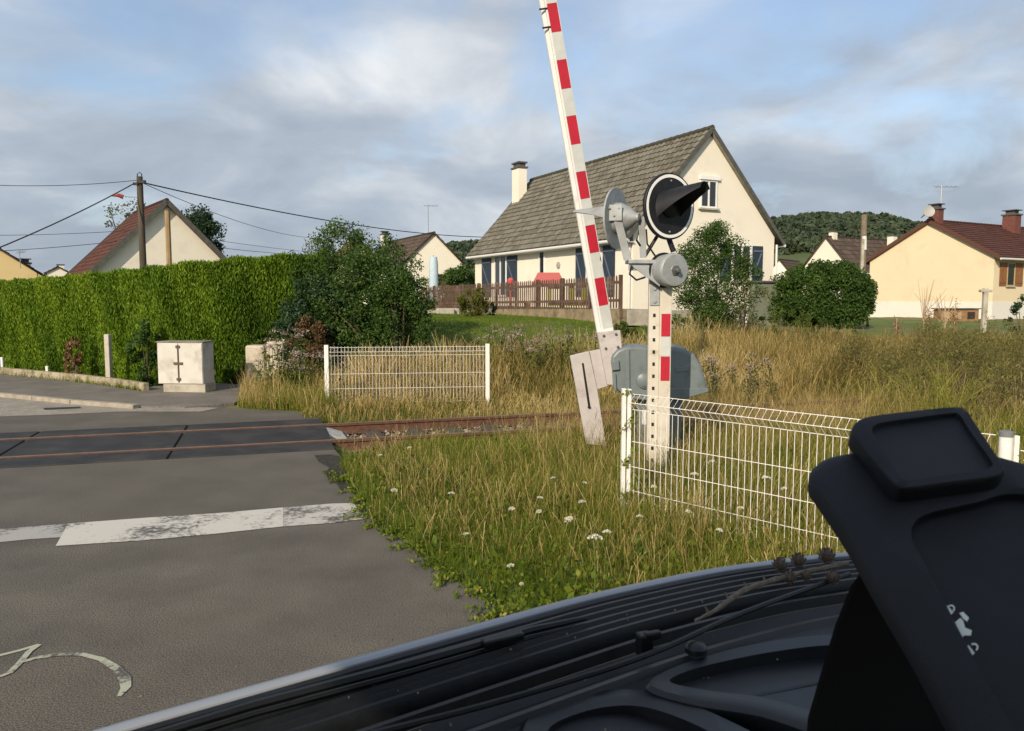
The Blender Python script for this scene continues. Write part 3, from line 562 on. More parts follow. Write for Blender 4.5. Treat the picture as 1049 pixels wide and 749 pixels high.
# ---- signal mast
ZM = 8.6; mp = at(675, 400, ZM); MX, MY = mp.x, ZM
def mz(v): return at(675, v, ZM).z
mast = root('signal_mast', (MX, MY, tz(MX, MY)), 'cream perforated steel mast with red and white bands carrying the crossing signal lamps', 'signal mast')
fd = Vector((math.cos(-.05), math.sin(-.05), 0)); bd = Vector((-fd.y, fd.x, 0))
x0 = at(664, 400, ZM).x; x1 = at(675, 400, ZM).x; x2 = at(686.5, 400, ZM).x; top = mz(284); bot = tz(MX, MY)-.2
def mp_(x, y, z): return Vector((MX, MY, 0))+fd*(x-MX)+bd*y+Vector((0, 0, z))
mb = MB()
for xa, xb, ya, yb in ((x1, x2, 0, .008), (x0, x1-.004, .03, .038), (x1-.004, x1+.004, 0, .10), (x2-.008, x2, .008, .12), (x0, x0+.008, .038, .12)):
    mb.prism([mp_(xa, ya, bot), mp_(xb, ya, bot), mp_(xb, yb, bot), mp_(xa, yb, bot)], (0, 0, top-bot))
post = mb.build('post', mastm, mast, bevel=.003)
mb = MB(); z = mz(472)
while z < mz(318): mb.box(mp_((x0+x1)/2, .0285, z), (.028, .004, .038), fd); z += .135
mb.build('bolt_holes', holeb, post)
for v0, v1, m_ in ((321.5, 344.6, refl_r), (345.2, 364.8, refl_w), (365.4, 390, refl_r)):
    mb = MB(); mb.box(mp_(x1+.060+.004, -.004, (mz(v0)+mz(v1))/2), (.098, .004, mz(v0)-mz(v1)), fd); mb.build('reflective_band', m_, mast)
mb = MB(); mb.box(mp_((x0+x1)/2, .02, mz(302)), (.105, .012, mz(291)-mz(313)), fd)
for v in (296, 309): mb.lathe(mp_((x0+x1)/2, .014, mz(v)), -bd, [(0, .018), (.014, .018)], 8)
mb.build('mounting_plate', galv, mast, bevel=.003)
# bell
bc = at(688.5, 277, ZM-.16); bax = Vector((.42, -.90, -.04)).normalized()
mb = MB(); mb.lathe(bc+bax*-.16, bax, [(0, .10), (.01, .165), (.17, .185), (.20, .18), (.215, .165), (.218, .06), (.225, .055)], 40); bell = mb.build('bell', galv, mast, smooth=True)
mb = MB(); mb.lathe(bc+bax*.06, bax, [(0, .06), (.015, .055), (.02, .03), (.06, .028), (.065, .02)], 6); mb.build('bell_nut', mat('dull_zinc', (.12, .125, .13), .5, metal=.4), bell)
mb = MB(); mb.lathe(bc+bax*-.165, bax, [(0, .19), (.02, .192)], 40); mb.build('bell_rim', blackm, bell)
# bracket platform
b1, b2 = at(642, 268, ZM), at(678, 269, ZM); mb = MB(); mb.box((b1+b2)/2, ((b2-b1).length, .22, .04), (1, .05)); mb.box((b1+b2)/2-V(0, .07, .05), ((b2-b1).length*.96, .012, .09), (1, .05))
mb.prism([at(646, 272, ZM-.1), at(676, 272, ZM-.1), at(676, 294, ZM-.1), at(668, 288, ZM-.1)], (0, .015, 0)); mb.build('bracket', galv, mast, bevel=.004)
mb = MB(); mb.tube([at(647, 272, ZM-.12), at(645, 281, ZM-.12), at(652, 287, ZM-.12), at(661, 284, ZM-.1)], .012, 6); mb.tube([at(662, 235, ZM-.1), at(663, 250, ZM-.12), at(671, 262, ZM-.1)], .010, 6); mb.tube([at(655, 236, ZM), at(652, 246, ZM-.05), at(658, 255, ZM)], .012, 6); mb.build('cable', blackm, mast, smooth=True)
# signal heads
whiter = mat('signal_white_ring', (.80, .80, .78), .5)
def visor(c, ax, r, ln, m, parent, tipdz=0.05, d0=.0, half=1.05, taper=.42):
    ax = Vector(ax).normalized(); a = ax.cross(Vector((0, 0, 1))).normalized(); u = a.cross(ax).normalized(); mb = MB(); n_, mm = 22, 14; outer = []; inner = []
    for i in range(mm+1):
        t = i/mm; rr = r*(1-(1-taper)*t); ha = half*math.pi*.5*(1-.35*t)
        cc = Vector(c)+ax*(d0+ln*t)+u*(tipdz*t+ (r-rr)*.8)
        for k in range(n_+1): th = -ha+2*ha*k/n_; outer.append(cc+(a*math.sin(th)+u*math.cos(th))*rr); inner.append(cc+(a*math.sin(th)+u*math.cos(th))*(rr-.006))
    w = n_+1; N0 = len(outer); fs = []
    for i in range(mm):
        for k in range(n_): q = i*w+k; fs += [(q, q+1, q+w+1, q+w), (N0+q, N0+q+w, N0+q+w+1, N0+q+1)]
        for k in (0, n_): q = i*w+k; fs.append((q, q+w, N0+q+w, N0+q))
    for i in (0, mm):
        for k in range(n_): q = i*w+k; fs.append((q, N0+q, N0+q+1, q+1))
    mb.add(outer+inner, fs); return mb.build('visor', m, parent, smooth=True)
hc = at(685.5, 211.5, ZM-.1); hax = Vector((.52, -.853, -.02)).normalized(); R_ = .355
mb = MB(); mb.lathe(hc-hax*.02, hax, [(0, R_), (.03, R_), (.036, R_-.006), (.036, .02)], 56); head = mb.build('backboard', blackm, mast, smooth=False)
mb = MB()
n_ = 56; a_ = hax.cross(V(0, 0, 1)).normalized(); u_ = a_.cross(hax); vs = []
for r_ in (R_-.052, R_-.020):
    for k in range(n_): th = 2*math.pi*k/n_; vs += [hc+hax*.0185+(a_*math.cos(th)+u_*math.sin(th))*r_]
mb.add(vs, [(k, (k+1) % n_, n_+(k+1) % n_, n_+k) for k in range(n_)]); mb.build('white_ring', whiter, head)
mb = MB(); lc = hc+hax*.018-a_*(-.06)*0; mb.lathe(lc, hax, [(0, .12), (.015, .12), (.02, .11), (.035, .06), (.04, 0.001)], 32); mb.build('lens', mat('dark_lens', (.006, .005, .006), .5), head, smooth=True)
visor(hc-u_*.05+a_*.05, hax+Vector((.34, 0, .13)), .215, .47, blackm, head, .03, .02, 1.25, .46)
mb = MB(); mb.lathe(hc-hax*.02, -hax, [(0, .18), (.10, .17), (.16, .10), (.17, .001)], 32); mb.build('lamp_housing', galv, head, smooth=True)
for dz in (.27, -.27): mb = MB(); mb.lathe(hc+u_*dz+hax*.0165, hax, [(0, .01), (.008, .01)], 8); mb.build('bolt', galv, head)
mb = MB(); mb.tube([hc-hax*.1+V(0, 0, -.15), at(690, 258, ZM)], .03, 8); mb.tube([hc-hax*.08-a_*.15, at(661, 262, ZM)], .02, 8); mb.build('support_arm', blackm, head)
# rear-facing head
h2 = at(632, 224, ZM+.05); ax2 = Vector((-.86, .51, 0)).normalized(); R2_ = .33
mb = MB(); mb.lathe(h2, ax2, [(0, .02), (.0, R2_), (.02, R2_), (.02, .02)], 56); hd2 = mb.build('backboard', galv, mast)
mb = MB(); mb.lathe(h2, -ax2, [(0, .17), (.05, .17), (.16, .115), (.23, .05), (.26, .045), (.27, .001)], 28); mb.build('lamp_housing', galv, hd2, smooth=True)
visor(h2, ax2+Vector((0, 0, .02)), .15, .50, galv, hd2, -.02, .02, 1.1, .3)
def flat(p, q, w, t, nrm, name, m, parent): mb = MB(); d = Vector(q)-Vector(p); mb.box((Vector(p)+Vector(q))/2, (d.length, t, w), d, Vector(nrm).cross(d)); return mb.build(name, m, parent, bevel=.003)
flat(at(630, 214, ZM-.12), at(643, 266, ZM-.12), .085, .012, (0, -1, 0), 'support_arm', galv, hd2)
flat(at(657, 222, ZM-.02), at(659, 264, ZM-.02), .07, .012, (0, -1, 0), 'support_arm', galv, hd2)
mb = MB(); mb.box(at(629, 218, ZM-.13), (.17, .02, .17), (1, -.2)); 
for dx, dz in ((-.05, .05), (.05, .05), (0, -.03)): mb.lathe(at(629, 218, ZM-.145)+V(dx, 0, dz), (0, -1, 0), [(0, .012), (.012, .012)], 6)
mb.build('clamp_plate', galv, hd2, bevel=.003)
# ---- barrier
ZB = 9.8; pA, pB = at(622.3, 341, ZB), at(550.5, -75, ZB-.25); ad_ = (pB-pA); AL = ad_.length; adn = ad_.normalized()
bp = at(665, 470, ZB); bp.z = tz(bp.x, bp.y)
bar = root('crossing_barrier', bp, 'raised red and white striped barrier arm leaning left beside the grey machine cabinet', 'barrier')
armw = mat('barrier_white', (.60, .595, .58), .5, (.68, .67, .65), 3, c3=(.42, .40, .36), s3=6, st3=(.6, .85)); sd_ = Vector((.985, .17, 0)); sd_ = (sd_-adn*sd_.dot(adn)).normalized(); nd = adn.cross(sd_); nd = nd if nd.y < 0 else -nd
mb = MB(); mb.prism([pA-sd_*.07-nd*.09, pA+sd_*.085-nd*.09, pA+sd_*.085, pA-sd_*.07], adn*(AL+.5))
mb.prism([pA-sd_*.115-nd*.09, pA-sd_*.0705-nd*.09, pA-sd_*.0705-nd*.02, pA-sd_*.115-nd*.05], adn*(AL+.5)); arm = mb.build('arm', armw, bar, bevel=.006)
def on_arm(v): # distance along arm whose pixel row is v
    k = 0; lo, hi = -1, AL+1
    for _ in range(40):
        m2 = (lo+hi)/2; p = pA+adn*m2-Vector((0, 0, CAMH)); y = p.y*cp-p.z*sn_; zq = p.y*sn_+p.z*cp
        if 374.5-FPX*zq/y > v: lo = m2
        else: hi = m2
    return lo
cols = [-52, -22, 3.7, 33, 61.5, 91, 119, 148, 176, 203.7, 231, 259, 285, 313, 336]; isr = False
for i in range(len(cols)-1):
    s0, s1 = on_arm(cols[i+1]), on_arm(cols[i]); isr = not isr; red = (i % 2 == 0)
    mb = MB(); c = pA+adn*(s0+s1)/2+sd_*.012+nd*.003; mb.box(c, (s1-s0-.003, .006, .12), adn, sd_.cross(adn) if 0 else sd_); mb.build('reflective_band', refl_r if red else refl_w, arm)
for v in (8, 27): mb = MB(); mb.box(pA+adn*on_arm(v)-sd_*.10+nd*.002, (.02, .01, .10), adn, sd_); mb.build('clip', blackm, arm)
# fixing plate and counterweight
lil = mat('grey_counterweight', (.40, .37, .36), .6, (.46, .43, .42), 6, c3=(.26, .23, .20), s3=4, st3=(.55, .8), bump=.15)
def plate(pts, Z, th, name, m, parent, bev=.006):
    mb = MB(); mb.prism([at(u, v, Z) for u, v in pts], (0, th, 0)); return mb.build(name, m, parent, bevel=bev)
pl = plate([(612, 341), (635.5, 338.5), (641, 396), (622, 394)], ZB-.12, .14, 'arm_clamp', lil, bar)
mb = MB()
for u, v in ((618.5, 344), (631, 342.5), (620.5, 357), (633, 355.5)): mb.lathe(at(u, v, ZB-.12), (0, -1, 0), [(0, .018), (.014, .018), (.018, .01)], 6)
mb.build('bolt', mat('bolt_dark', (.12, .11, .10), .5, metal=.5), pl)
cw_ = plate([(584, 364.8), (603.5, 360), (612, 399), (621, 457), (600.5, 455)], ZB-.05, .09, 'counterweight', lil, bar)
plate([(604, 360), (616, 357.5), (623, 395.5), (612, 399)], ZB-.04, .06, 'counterweight_arm', lil, bar)
mb = MB(); mb.prism([at(596, 372, ZB-.053), at(598, 372, ZB-.053), at(605, 417, ZB-.053), at(602.5, 417, ZB-.053)], (0, .004, 0)); mb.build('slot', holeb, cw_)
mb = MB(); mb.lathe(at(603.5, 417, ZB-.055), (0, -1, 0), [(0, .02), (.02, .018)], 8); mb.build('bolt', holeb, cw_)
# machine cabinet (wide rounded hood over a narrower pedestal)
gpl = mat('blue_grey_fibreglass', (.135, .165, .17), .42, (.165, .195, .20), 3, spec=.45, c3=(.11, .13, .13), s3=6)
def slab(pts, Z0, Z1, name, bev, m=gpl, parent=None, smooth=True):
    q = [at(u, v, Z0) for u, v in pts]; mb = MB(); mb.prism(q, Vector((.12, 1, 0))*(Z1-Z0)); return mb.build(name, m, parent or bar, bevel=bev, smooth=smooth, seg=4)
hood = slab([(648, 357), (690, 355.5), (702, 357.5), (711, 363), (718, 374), (722.5, 387), (724.5, 398), (724.5, 402), (700, 408), (668, 410), (648, 409)], ZB-.25, ZB+.45, 'machine_hood', .05)
slab([(641, 398), (726, 397.5), (726, 402), (702, 408.5), (664, 410.5), (641, 408)], ZB-.28, ZB+.48, 'hood_lip', .012, parent=hood)
slab([(626, 366), (632, 359), (640, 355.5), (652, 354.5), (664, 356), (665, 407), (640, 405), (628, 398)], ZB-.30, ZB+.25, 'machine_front', .035)
slab([(625.5, 370), (634, 369), (635, 379), (627, 380)], ZB-.34, ZB-.2, 'latch', .01, parent=hood)
slab([(627, 383), (631, 383), (632, 402), (629, 401)], ZB-.33, ZB-.2, 'hinge', .01, parent=hood)
slab([(641, 358), (645, 358), (645.5, 404), (641.5, 404)], ZB-.325, ZB-.25, 'hinge_strip', .008, parent=hood)
mb = MB(); mb.lathe(at(660, 390, ZB-.30), (0, -1, 0), [(0, .10), (.03, .095), (.04, .07), (.05, .07), (.06, .04), (.062, .001)], 28); mb.build('axle_boss', gpl, hood, smooth=True)
slab([(692, 376.5), (706, 375), (706, 380), (692, 381.5)], ZB-.262, ZB-.24, 'handle_recess', .004, parent=hood)
slab([(652, 409), (699, 409), (697, 472), (653, 472)], ZB-.15, ZB+.3, 'pedestal', .015)
slab([(657.5, 420), (665, 420), (665, 435), (657.5, 435)], ZB-.156, ZB-.15, 'label_plate', 0, mat('label_paper', (.6, .6, .57), .6), smooth=False)
# ---- white roadside cabinet
q0, q1 = g(163.5, 400), g(212.5, 400.5); cdv = (q1-q0); cdv.z = 0; wdt = cdv.length; cdv.normalize(); fdv = Vector((-math.sin(-.43), 0, 0))
cdir = Vector((math.cos(-.12), math.sin(-.12), 0)); cb = g(191, 403.5); cb.z = .0; bk = Vector((-cdir.y, cdir.x, 0))
Zc = cb.y; c0 = at(161, 390, Zc).x; c1_ = at(210, 390, Zc).x; wdt = (c1_-c0)
zlo, zhi = at(190, 393.5, Zc).z, at(190, 351, Zc).z; print('cabinet', Zc, wdt, zlo, zhi)
cen = Vector(((c0+c1_)/2, Zc, 0))+bk*.22
cbm = mat('cabinet_beige', (.50, .48, .43), .65, (.57, .55, .50), 3, c3=(.30, .28, .22), s3=3.5, st3=(.50, .78))
cab = root('roadside_cabinet', (cen.x, cen.y, .03), 'off white double door utility cabinet on a pale concrete foot in front of the hedge', 'cabinet')
mb = MB(); mb.box((cen.x, cen.y, (zlo+zhi)/2), (wdt, .46, zhi-zlo), cdir); mb.build('body', cbm, cab, bevel=.008)
mb = MB(); mb.box(Vector((cen.x, cen.y, zhi+.012)), (wdt+.04, .50, .02), cdir); mb.build('lid', mat('cabinet_lid', (.30, .28, .23), .8, (.16, .15, .11), 6), cab)
for s_ in (-1, 1):
    w_ = wdt*(.47 if s_ < 0 else .53); xx = (-wdt/2+w_/2) if s_ < 0 else (wdt/2-w_/2)
    mb = MB(); mb.box(cen+cdir*xx-bk*.238+V(0, 0, (zlo+zhi)/2), (w_-.02, .014, zhi-zlo-.03), cdir); mb.build('door', cbm, cab, bevel=.004)
mb = MB(); xs_ = cen+cdir*(-wdt*.03)-bk*.255; mb.tube([xs_+V(0, 0, zlo+.05), xs_+V(0, 0, zhi-.05)], .014, 6)
for f_ in (.12, .5, .9): mb.box(xs_+V(0, 0, zlo+(zhi-zlo)*f_), (.09 if f_ != .5 else .2, .02, .05), cdir)
mb.build('lock_bar', mat('rusty_lock', (.10, .075, .06), .7), cab)
mb = MB(); mb.box((cen.x+.06, cen.y, zlo/2-.02), (wdt*.93, .44, zlo+.04), cdir); mb.build('foot', concrete, cab, bevel=.01)
# ---- utility pole with street lamp and cables
woodp = mat('tarred_pole', (.055, .045, .035), .9, (.10, .08, .06), 6, bump=.4, stretch=(1, 1, .1))
up_ = at(147, 280, 32.); ut = at(145.5, 181, 32.); UP = root('utility_pole', (up_.x, up_.y, 0), 'tall dark wooden utility pole rising behind the hedge in front of the cream gable', 'pole')
mb = MB(); mb.tube([(up_.x, up_.y, -.3), (up_.x, up_.y, ut.z)], [.15, .115], 12); mb.build('post', woodp, UP, smooth=True)
mb = MB(); t_ = V(up_.x, up_.y, ut.z); mb.tube([t_+V(-.08, 0, -.05), t_+V(-.09, 0, .1), t_+V(0, 0, .17), t_+V(.09, 0, .1), t_+V(.08, 0, -.2)], .02, 6); mb.box(t_+V(.12, -.1, -.22), (.3, .15, .12)); mb.box(t_+V(-.1, -.1, -.3), (.2, .15, .1)); mb.build('insulator', blackm, UP)
lt = at(113, 200.5, 31.5); le = at(145, 202.5, 32)
mb = MB(); mb.tube([le, at(128, 201.5, 31.8)], .018, 6); la = mb.build('lamp_arm', galv, UP); mb = MB(); mb.tube([at(126.5, 202, 31.7), at(121, 200, 31.6), lt], [.09, .075, .02], 8); mb.build('lamp_head', mat('reddish_lamp_head', (.28, .06, .05), .6), la)
def wire(name, label, pts, r=.012, group='overhead cables'):
    mb = MB(); mb.tube(pts, r, 5); return tag(mb.build(name, mat('cable_black', (.02, .02, .022), .6), smooth=True), label, 'cable', group)
def sag(a, b, s, n=14): return [a.lerp(b, i/n)-Vector((0, 0, 4*s*(i/n)*(1-i/n))) for i in range(n+1)]
pt = V(up_.x, up_.y, ut.z-.25)
w1 = sag(pt+V(.15, -.1, 0), at(500, 243, 62), 0.5, 20)+sag(at(500, 243, 62), at(760, 262, 120), 1.0, 8)[1:]; wire('overhead_cable', 'thick dark cable running right from the tall pole to behind the cream house', w1, .028)
wire('overhead_cable', 'dark cable falling from the tall pole towards the lower left edge', sag(pt+V(-.15, -.1, -.02), at(-60, 277, 24), .15), .024)
wire('overhead_cable', 'thin cable running level from the top of the tall pole to the left edge', sag(pt+V(0, -.1, .1), at(-40, 188, 30), .15), .013)
wire('overhead_cable', 'thin pale cable sloping right from the tall pole below the thick one', sag(pt+V(.1, 0, 0), at(345, 243, 75), .8), .015)
wire('overhead_cable', 'upper one of the thin cables crossing low behind the tall pole', sag(at(-40, 240, 40), at(340, 246, 70), .0)[:0]+sag(at(-40, 241, 40), at(150, 235, 40), .1)+sag(at(150, 235, 40), at(420, 262, 90), .5)[1:], .013)
wire('overhead_cable', 'lower one of the thin cables crossing low behind the tall pole', sag(at(-40, 259, 40), at(150, 244, 40), .1)+sag(at(150, 244, 40), at(360, 262, 80), .3)[1:], .016)
# right utility pole (upper wood, lower concrete), concrete T post
rp = at(881.5, 335, 40.); rz = tz(rp.x, 40); RP = root('utility_pole', (rp.x, rp.y, rz), 'weathered two part pole of dark wood and pale concrete right of the round dark bush', 'pole')
mb = MB(); mb.tube([(rp.x, rp.y, at(881, 290, 40).z), (rp.x-.02, rp.y, at(880, 220, 40).z)], [.16, .14], 10); mb.build('post', mat('grey_brown_pole', (.15, .12, .09), .9, (.22, .18, .13), 5, bump=.3), RP, smooth=True)
mb = MB(); mb.box((rp.x-.12, rp.y-.17, (at(881, 340, 40).z+at(881, 245, 40).z)/2), (.13, .13, at(881, 245, 40).z-at(881, 340, 40).z)); mb.build('concrete_stub', concrete, RP, bevel=.01)
mb = MB(); mb.tube([at(885.5, 256, 39.9), at(885.5, 242, 39.9)], .11, 8); mb.build('insulator', gutterm, RP, smooth=True)
tp = at(1007.5, 338, 30.); tp.z = tz(tp.x, 30); TP = root('concrete_post', tp, 'pale concrete T shaped post standing in the right garden before the yellow house', 'post'); zt_ = at(1008, 298, 30).z
mb = MB(); mb.box((tp.x, 30, (tp.z+zt_)/2), (.17, .15, zt_-tp.z+.2)); mb.build('post', concrete, TP, bevel=.02); mb = MB(); mb.box((tp.x, 30, zt_), (.44, .18, .10)); mb.build('crossbar', concrete, TP, bevel=.02)

# ================================================================= FENCES, WALLS, GARDEN THINGS
def mesh_panel(a, b, z0, z1, sp, r, folds, foldout, hz, n_out, name, parent, bend=None):
    """welded wire panel between ground points a and b"""
    mb = MB(); d = (b-a); Ln = d.length; d = d.normalized(); n_ = int(Ln/sp)
    def zb_(t): return z0[0]+(z0[1]-z0[0])*t
    def P(t, h): # h height above panel bottom; V folds
        o = 0
        for f in folds:
            k = abs(h-f)
            if k < .07: o = foldout*(1-k/.07)
        if bend and h > bend[0]: o = bend[1]*(h-bend[0])/(z1-bend[0])
        return a+d*(Ln*t)+n_out*o+Vector((0, 0, zb_(t)+h))
    for i in range(n_+1):
        t = (i+.5)/(n_+1); hs = [0]+sorted(sum([[f-.07, f, f+.07] for f in folds], []))+([bend[0]] if bend else [])+[z1]; hs = sorted(set(hs)); mb.tube([P(t, h) for h in hs], r, 4, False)
    for h in hz: mb.tube([P(0.0, h)-n_out*.006, P(.5, h)-n_out*.006, P(1., h)-n_out*.006], r*1.25, 4, False)
    return mb.build(name, whitewire, parent)
# near fence
nA = g(640, 530); nA.z = 0; tB = at(1031, 443, 4.75); nB = V(tB.x, tB.y, 0); hN = at(638, 398, nA.y).z; print('near fence', nA, nB, hN, tB.z)
nf = root('wire_fence', (nA.x, nA.y, 0), 'white welded wire fence with bent top edge running behind the dashboard in the foreground', 'fence', 'white wire fences beside the track')
dv = (nB-nA).normalized(); no = Vector((-dv.y, dv.x, 0)); no = no if no.x > 0 else -no
pm = MB(); pm.box((nA.x-.022, nA.y, hN/2), (.036, .05, hN), (1, .1)); pm.box((nA.x+.026, nA.y+.01, hN/2), (.036, .05, hN-.01), (1, .1)); pm.box((nA.x+.002, nA.y+.03, hN/2), (.06, .01, hN-.02), (1, .1)); pm.build('post', white, nf, bevel=.004)
hp = tB.z
pm = MB(); pm.lathe((nB.x, nB.y, -.1), (0, 0, 1), [(0, .038), (hp+.08, .038)], 20); p2 = pm.build('post', white, nf, smooth=True)
pm = MB(); pm.lathe((nB.x, nB.y, hp-.025), (0, 0, 1), [(0, .041), (.03, .041), (.035, .03)], 20); pm.build('cap', mat('grey_cap', (.16, .17, .18), .5), p2, smooth=True)
pm = MB(); pm.box((nB.x+.06, nB.y, hp/2-.02), (.03, .03, hp), (1, 0)); pm.build('post_rail', white, nf)
ph = hN-.04
mesh_panel(nA+dv*.07, nB-dv*.06, (.03, hp-hN+.05), ph-.03, .059, .0025, (ph-.105,), .075, (0.02, .23, .45, .68, ph-.175, ph-.105, ph-.035), -no, 'wire_panel', nf)
nC = nB+Vector((dv.x, dv.y, 0))*.0+V(2.2, -1.6, 0); 
mesh_panel(nB+V(.08, -.05, 0), nC, (hp-hN+.05, hp-hN-.05), ph-.03, .059, .0025, (ph-.105,), .075, (0.02, .23, .45, .68, ph-.175, ph-.105, ph-.035), -no, 'wire_panel', nf)
# far fence
fA = g(335.5, 417.5); fB = g(499.5, 414.5); fA.z = fB.z = 0; hF = at(335, 353.5, fA.y).z; print('far fence', fA, fB, hF)
ff = root('wire_fence', fA, 'white welded wire fence panel between two posts beyond the rails', 'fence', 'white wire fences beside the track')
for p_ in (fA, fB): pm = MB(); pm.box((p_.x, p_.y, hF/2-.05), (.075, .06, hF+.1), (1, .1)); pm.build('post', white, ff, bevel=.004)
df = (fB-fA).normalized(); nfv = Vector((-df.y, df.x, 0))
mesh_panel(fA+df*.05, fB-df*.05, (.06, .06), hF-.09, .062, .0028, (hF-.19,), .04, (0.02, .28, .55, hF-.26, hF-.19, hF-.11), -nfv, 'wire_panel', ff)
# low wall, concrete posts along the hedge
wb = [g(-160, 373), g(-60, 378), g(0, 384), g(80, 392), g(120, 397), g(150, 402)]
mb = MB(); mossw = mat('mossy_concrete', (.30, .25, .17), .95, (.40, .35, .26), 3, bump=.5, c3=(.12, .11, .05), s3=5, st3=(.45, .65))
for i in range(len(wb)-1):
    a, b = wb[i], wb[i+1]; d = b-a; c = (a+b)/2; mb.box((c.x, c.y, .07), (d.length+.02, .14, .26), d)
tag(mb.build('low_wall', mossw, bevel=.02), 'low mossy concrete kerb wall along the foot of the hedge', 'wall')
def cpost(u, v0, v1, w, label, m=concrete, name='fence_post', grp='posts along the hedge foot'):
    p = g(u, v1); p.z = 0; z = at(u, v0, p.y).z; mb = MB(); mb.box((p.x, p.y, z/2), (w, w*.8, z), (1, -.3)); return tag(mb.build(name, m, bevel=.012), label, 'post', grp)
cpost(112.5, 342.5, 394.5, .13, 'grey concrete fence post in the hedge left of the white cabinet')
cpost(49, 375, 388.3, .07, 'short white stub post on the low wall near the brown ivy stump', white)
cpost(3, 366, 383.5, .07, 'short white stub post at the far left end of the low wall', white)
# stone gate pillars behind the pinkish flowers
pil = mat('lichen_stone', (.42, .37, .30), .95, (.52, .46, .38), 6, bump=.6, bscale=30, c3=(.26, .24, .15), s3=4)
def pillar(u0, u1, v0, v1, Z, lab, rnd=.05, m=pil):
    a, b = at(u0, v0, Z), at(u1, v1, Z); mb = MB(); mb.box(((a.x+b.x)/2, Z+.2, (a.z)/2), (b.x-a.x, .4, a.z), (1, -.1)); return tag(mb.build('stone_pillar', m, bevel=rnd, seg=3), lab, 'pillar', 'stone pillars at the hedge end')
pillar(251, 272, 354, 393, 17.6, 'rounded stone pillar overgrown with ivy, left one beside the white cabinet'); pillar(272.5, 292, 350, 393, 17.4, 'lichen spotted stone pillar right of the ivy covered one'); pillar(289, 306, 346, 393, 18.0, 'pale flat topped stone block behind the pinkish weeds', .02, wbase)
# old wooden stake in the shrubs
sp1 = g(403, 402); sp1.z = 0; sp1 = V(at(404, 380, 17.).x, 17., 0); mb = MB(); mb.tube([(sp1.x, 17, 0), (sp1.x+.03, 17, at(404, 318, 17).z)], [.09, .06], 8); tag(mb.build('wooden_stake', mat('grey_stake', (.07, .055, .04), .9, (.11, .09, .065), 8, bump=.4), smooth=True), 'weathered wooden stake in the shrubs behind the far wire fence', 'stake')
# picket fence along the terrace
pkm = mat('brown_picket', (.085, .052, .038), .8, (.135, .088, .066), 4, bump=.2, c3=(.20, .13, .095), s3=1.2)
pf = root('picket_fence', FPt(sA, zb), 'brown wooden picket fence along the terrace of the cream house', 'fence')
sE = along_fence(432); sL = sE-sA; s = sA+.1; k = 0
def ztop(s): return ztp-(ztp-at(432, 293.5, FPt(sE, 0).y).z)*(s-sA)/(sE-sA)
def zbot(s): return zb+(at(432, 317, FPt(sE, 0).y).z-zb)*(s-sA)/(sE-sA)
mb = MB(); pk = []
while s < sE:
    zt_ = ztop(s)-.04+rng.uniform(-.02, .02); z0_ = zbot(s)+.03; w_ = .038
    pk.append([FPt(s-w_, z0_, .05), FPt(s+w_, z0_, .05), FPt(s+w_, zt_-.05, .05), FPt(s, zt_+.01, .05), FPt(s-w_, zt_-.05, .05)]); s += .165 if s < 9+sA else .175
for q in pk: mb.prism(q, Gv*.02)
mb.build('pickets', pkm, pf); 
for f_ in (.25, .78):
    mb = MB(); n_ = 12
    for i in range(n_):
        a = sA+sL*i/n_; b = sA+sL*(i+1)/n_; za_ = zbot(a)+(ztop(a)-zbot(a))*f_; zb_2 = zbot(b)+(ztop(b)-zbot(b))*f_; mb.prism([FPt(a, za_-.045, .028), FPt(b, zb_2-.045, .028), FPt(b, zb_2+.045, .028), FPt(a, za_+.045, .028)], Gv*.035)
    mb.build('rail', pkm, pf)
for i in range(11): s = sA+.02+sL*i/10; mb = MB(); mb.box(FPt(s, (zbot(s)-.3+ztop(s))/2, -.06), (.10, .10, ztop(s)-zbot(s)+.3), R1); mb.build('post', pkm, pf)
# side return of the fence near the corner
# terrace things behind the fence
def atf(u, v, back): # point behind the fence line
    s = along_fence(u); y = FPt(s, 0, -back).y; return at(u, v, y)
redp = mat('red_plastic', (.50, .07, .06), .45, (.56, .11, .09), 3); yelp = mat('yellow_plastic', (.50, .52, .03), .5)
r0 = atf(548, 291, 1.2); rr = root('garden_awning', (r0.x, r0.y, zb), 'salmon red sloping cover standing on the terrace behind the picket fence', 'cover')
mb = MB(); mb.prism([atf(545, 291, 1.2), atf(579, 291, 1.0), atf(573, 279, 1.6), atf(551, 279, 1.8)], (0, .3, -.05)); mb.build('cover', mat('salmon_plastic', (.50, .13, .11), .5), rr, bevel=.02)
for u in (549, 575):
    a = atf(u, 290, 1.3); mb = MB(); mb.tube([a, (a.x, a.y, zb-.05)], .03, 6); mb.build('leg', redp, rr)
yr = root('slatted_playpen', FPt(along_fence(600), zb, -.6), 'yellow green plastic slatted panels on the terrace behind the picket fence', 'play panels')
for (u0, u1, v0, v1) in ((561, 607, 309.5, 313.5), (561, 574, 292, 296), (582, 588, 290, 309), (596, 600, 292, 309), (561, 563.5, 296, 309), (604, 607, 294, 309)):
    mb = MB(); mb.prism([atf(u0, v1, .5), atf(u1, v1, .5), atf(u1, v0, .5), atf(u0, v0, .5)], (.02, .06, 0)); mb.build('slat', yelp, yr)
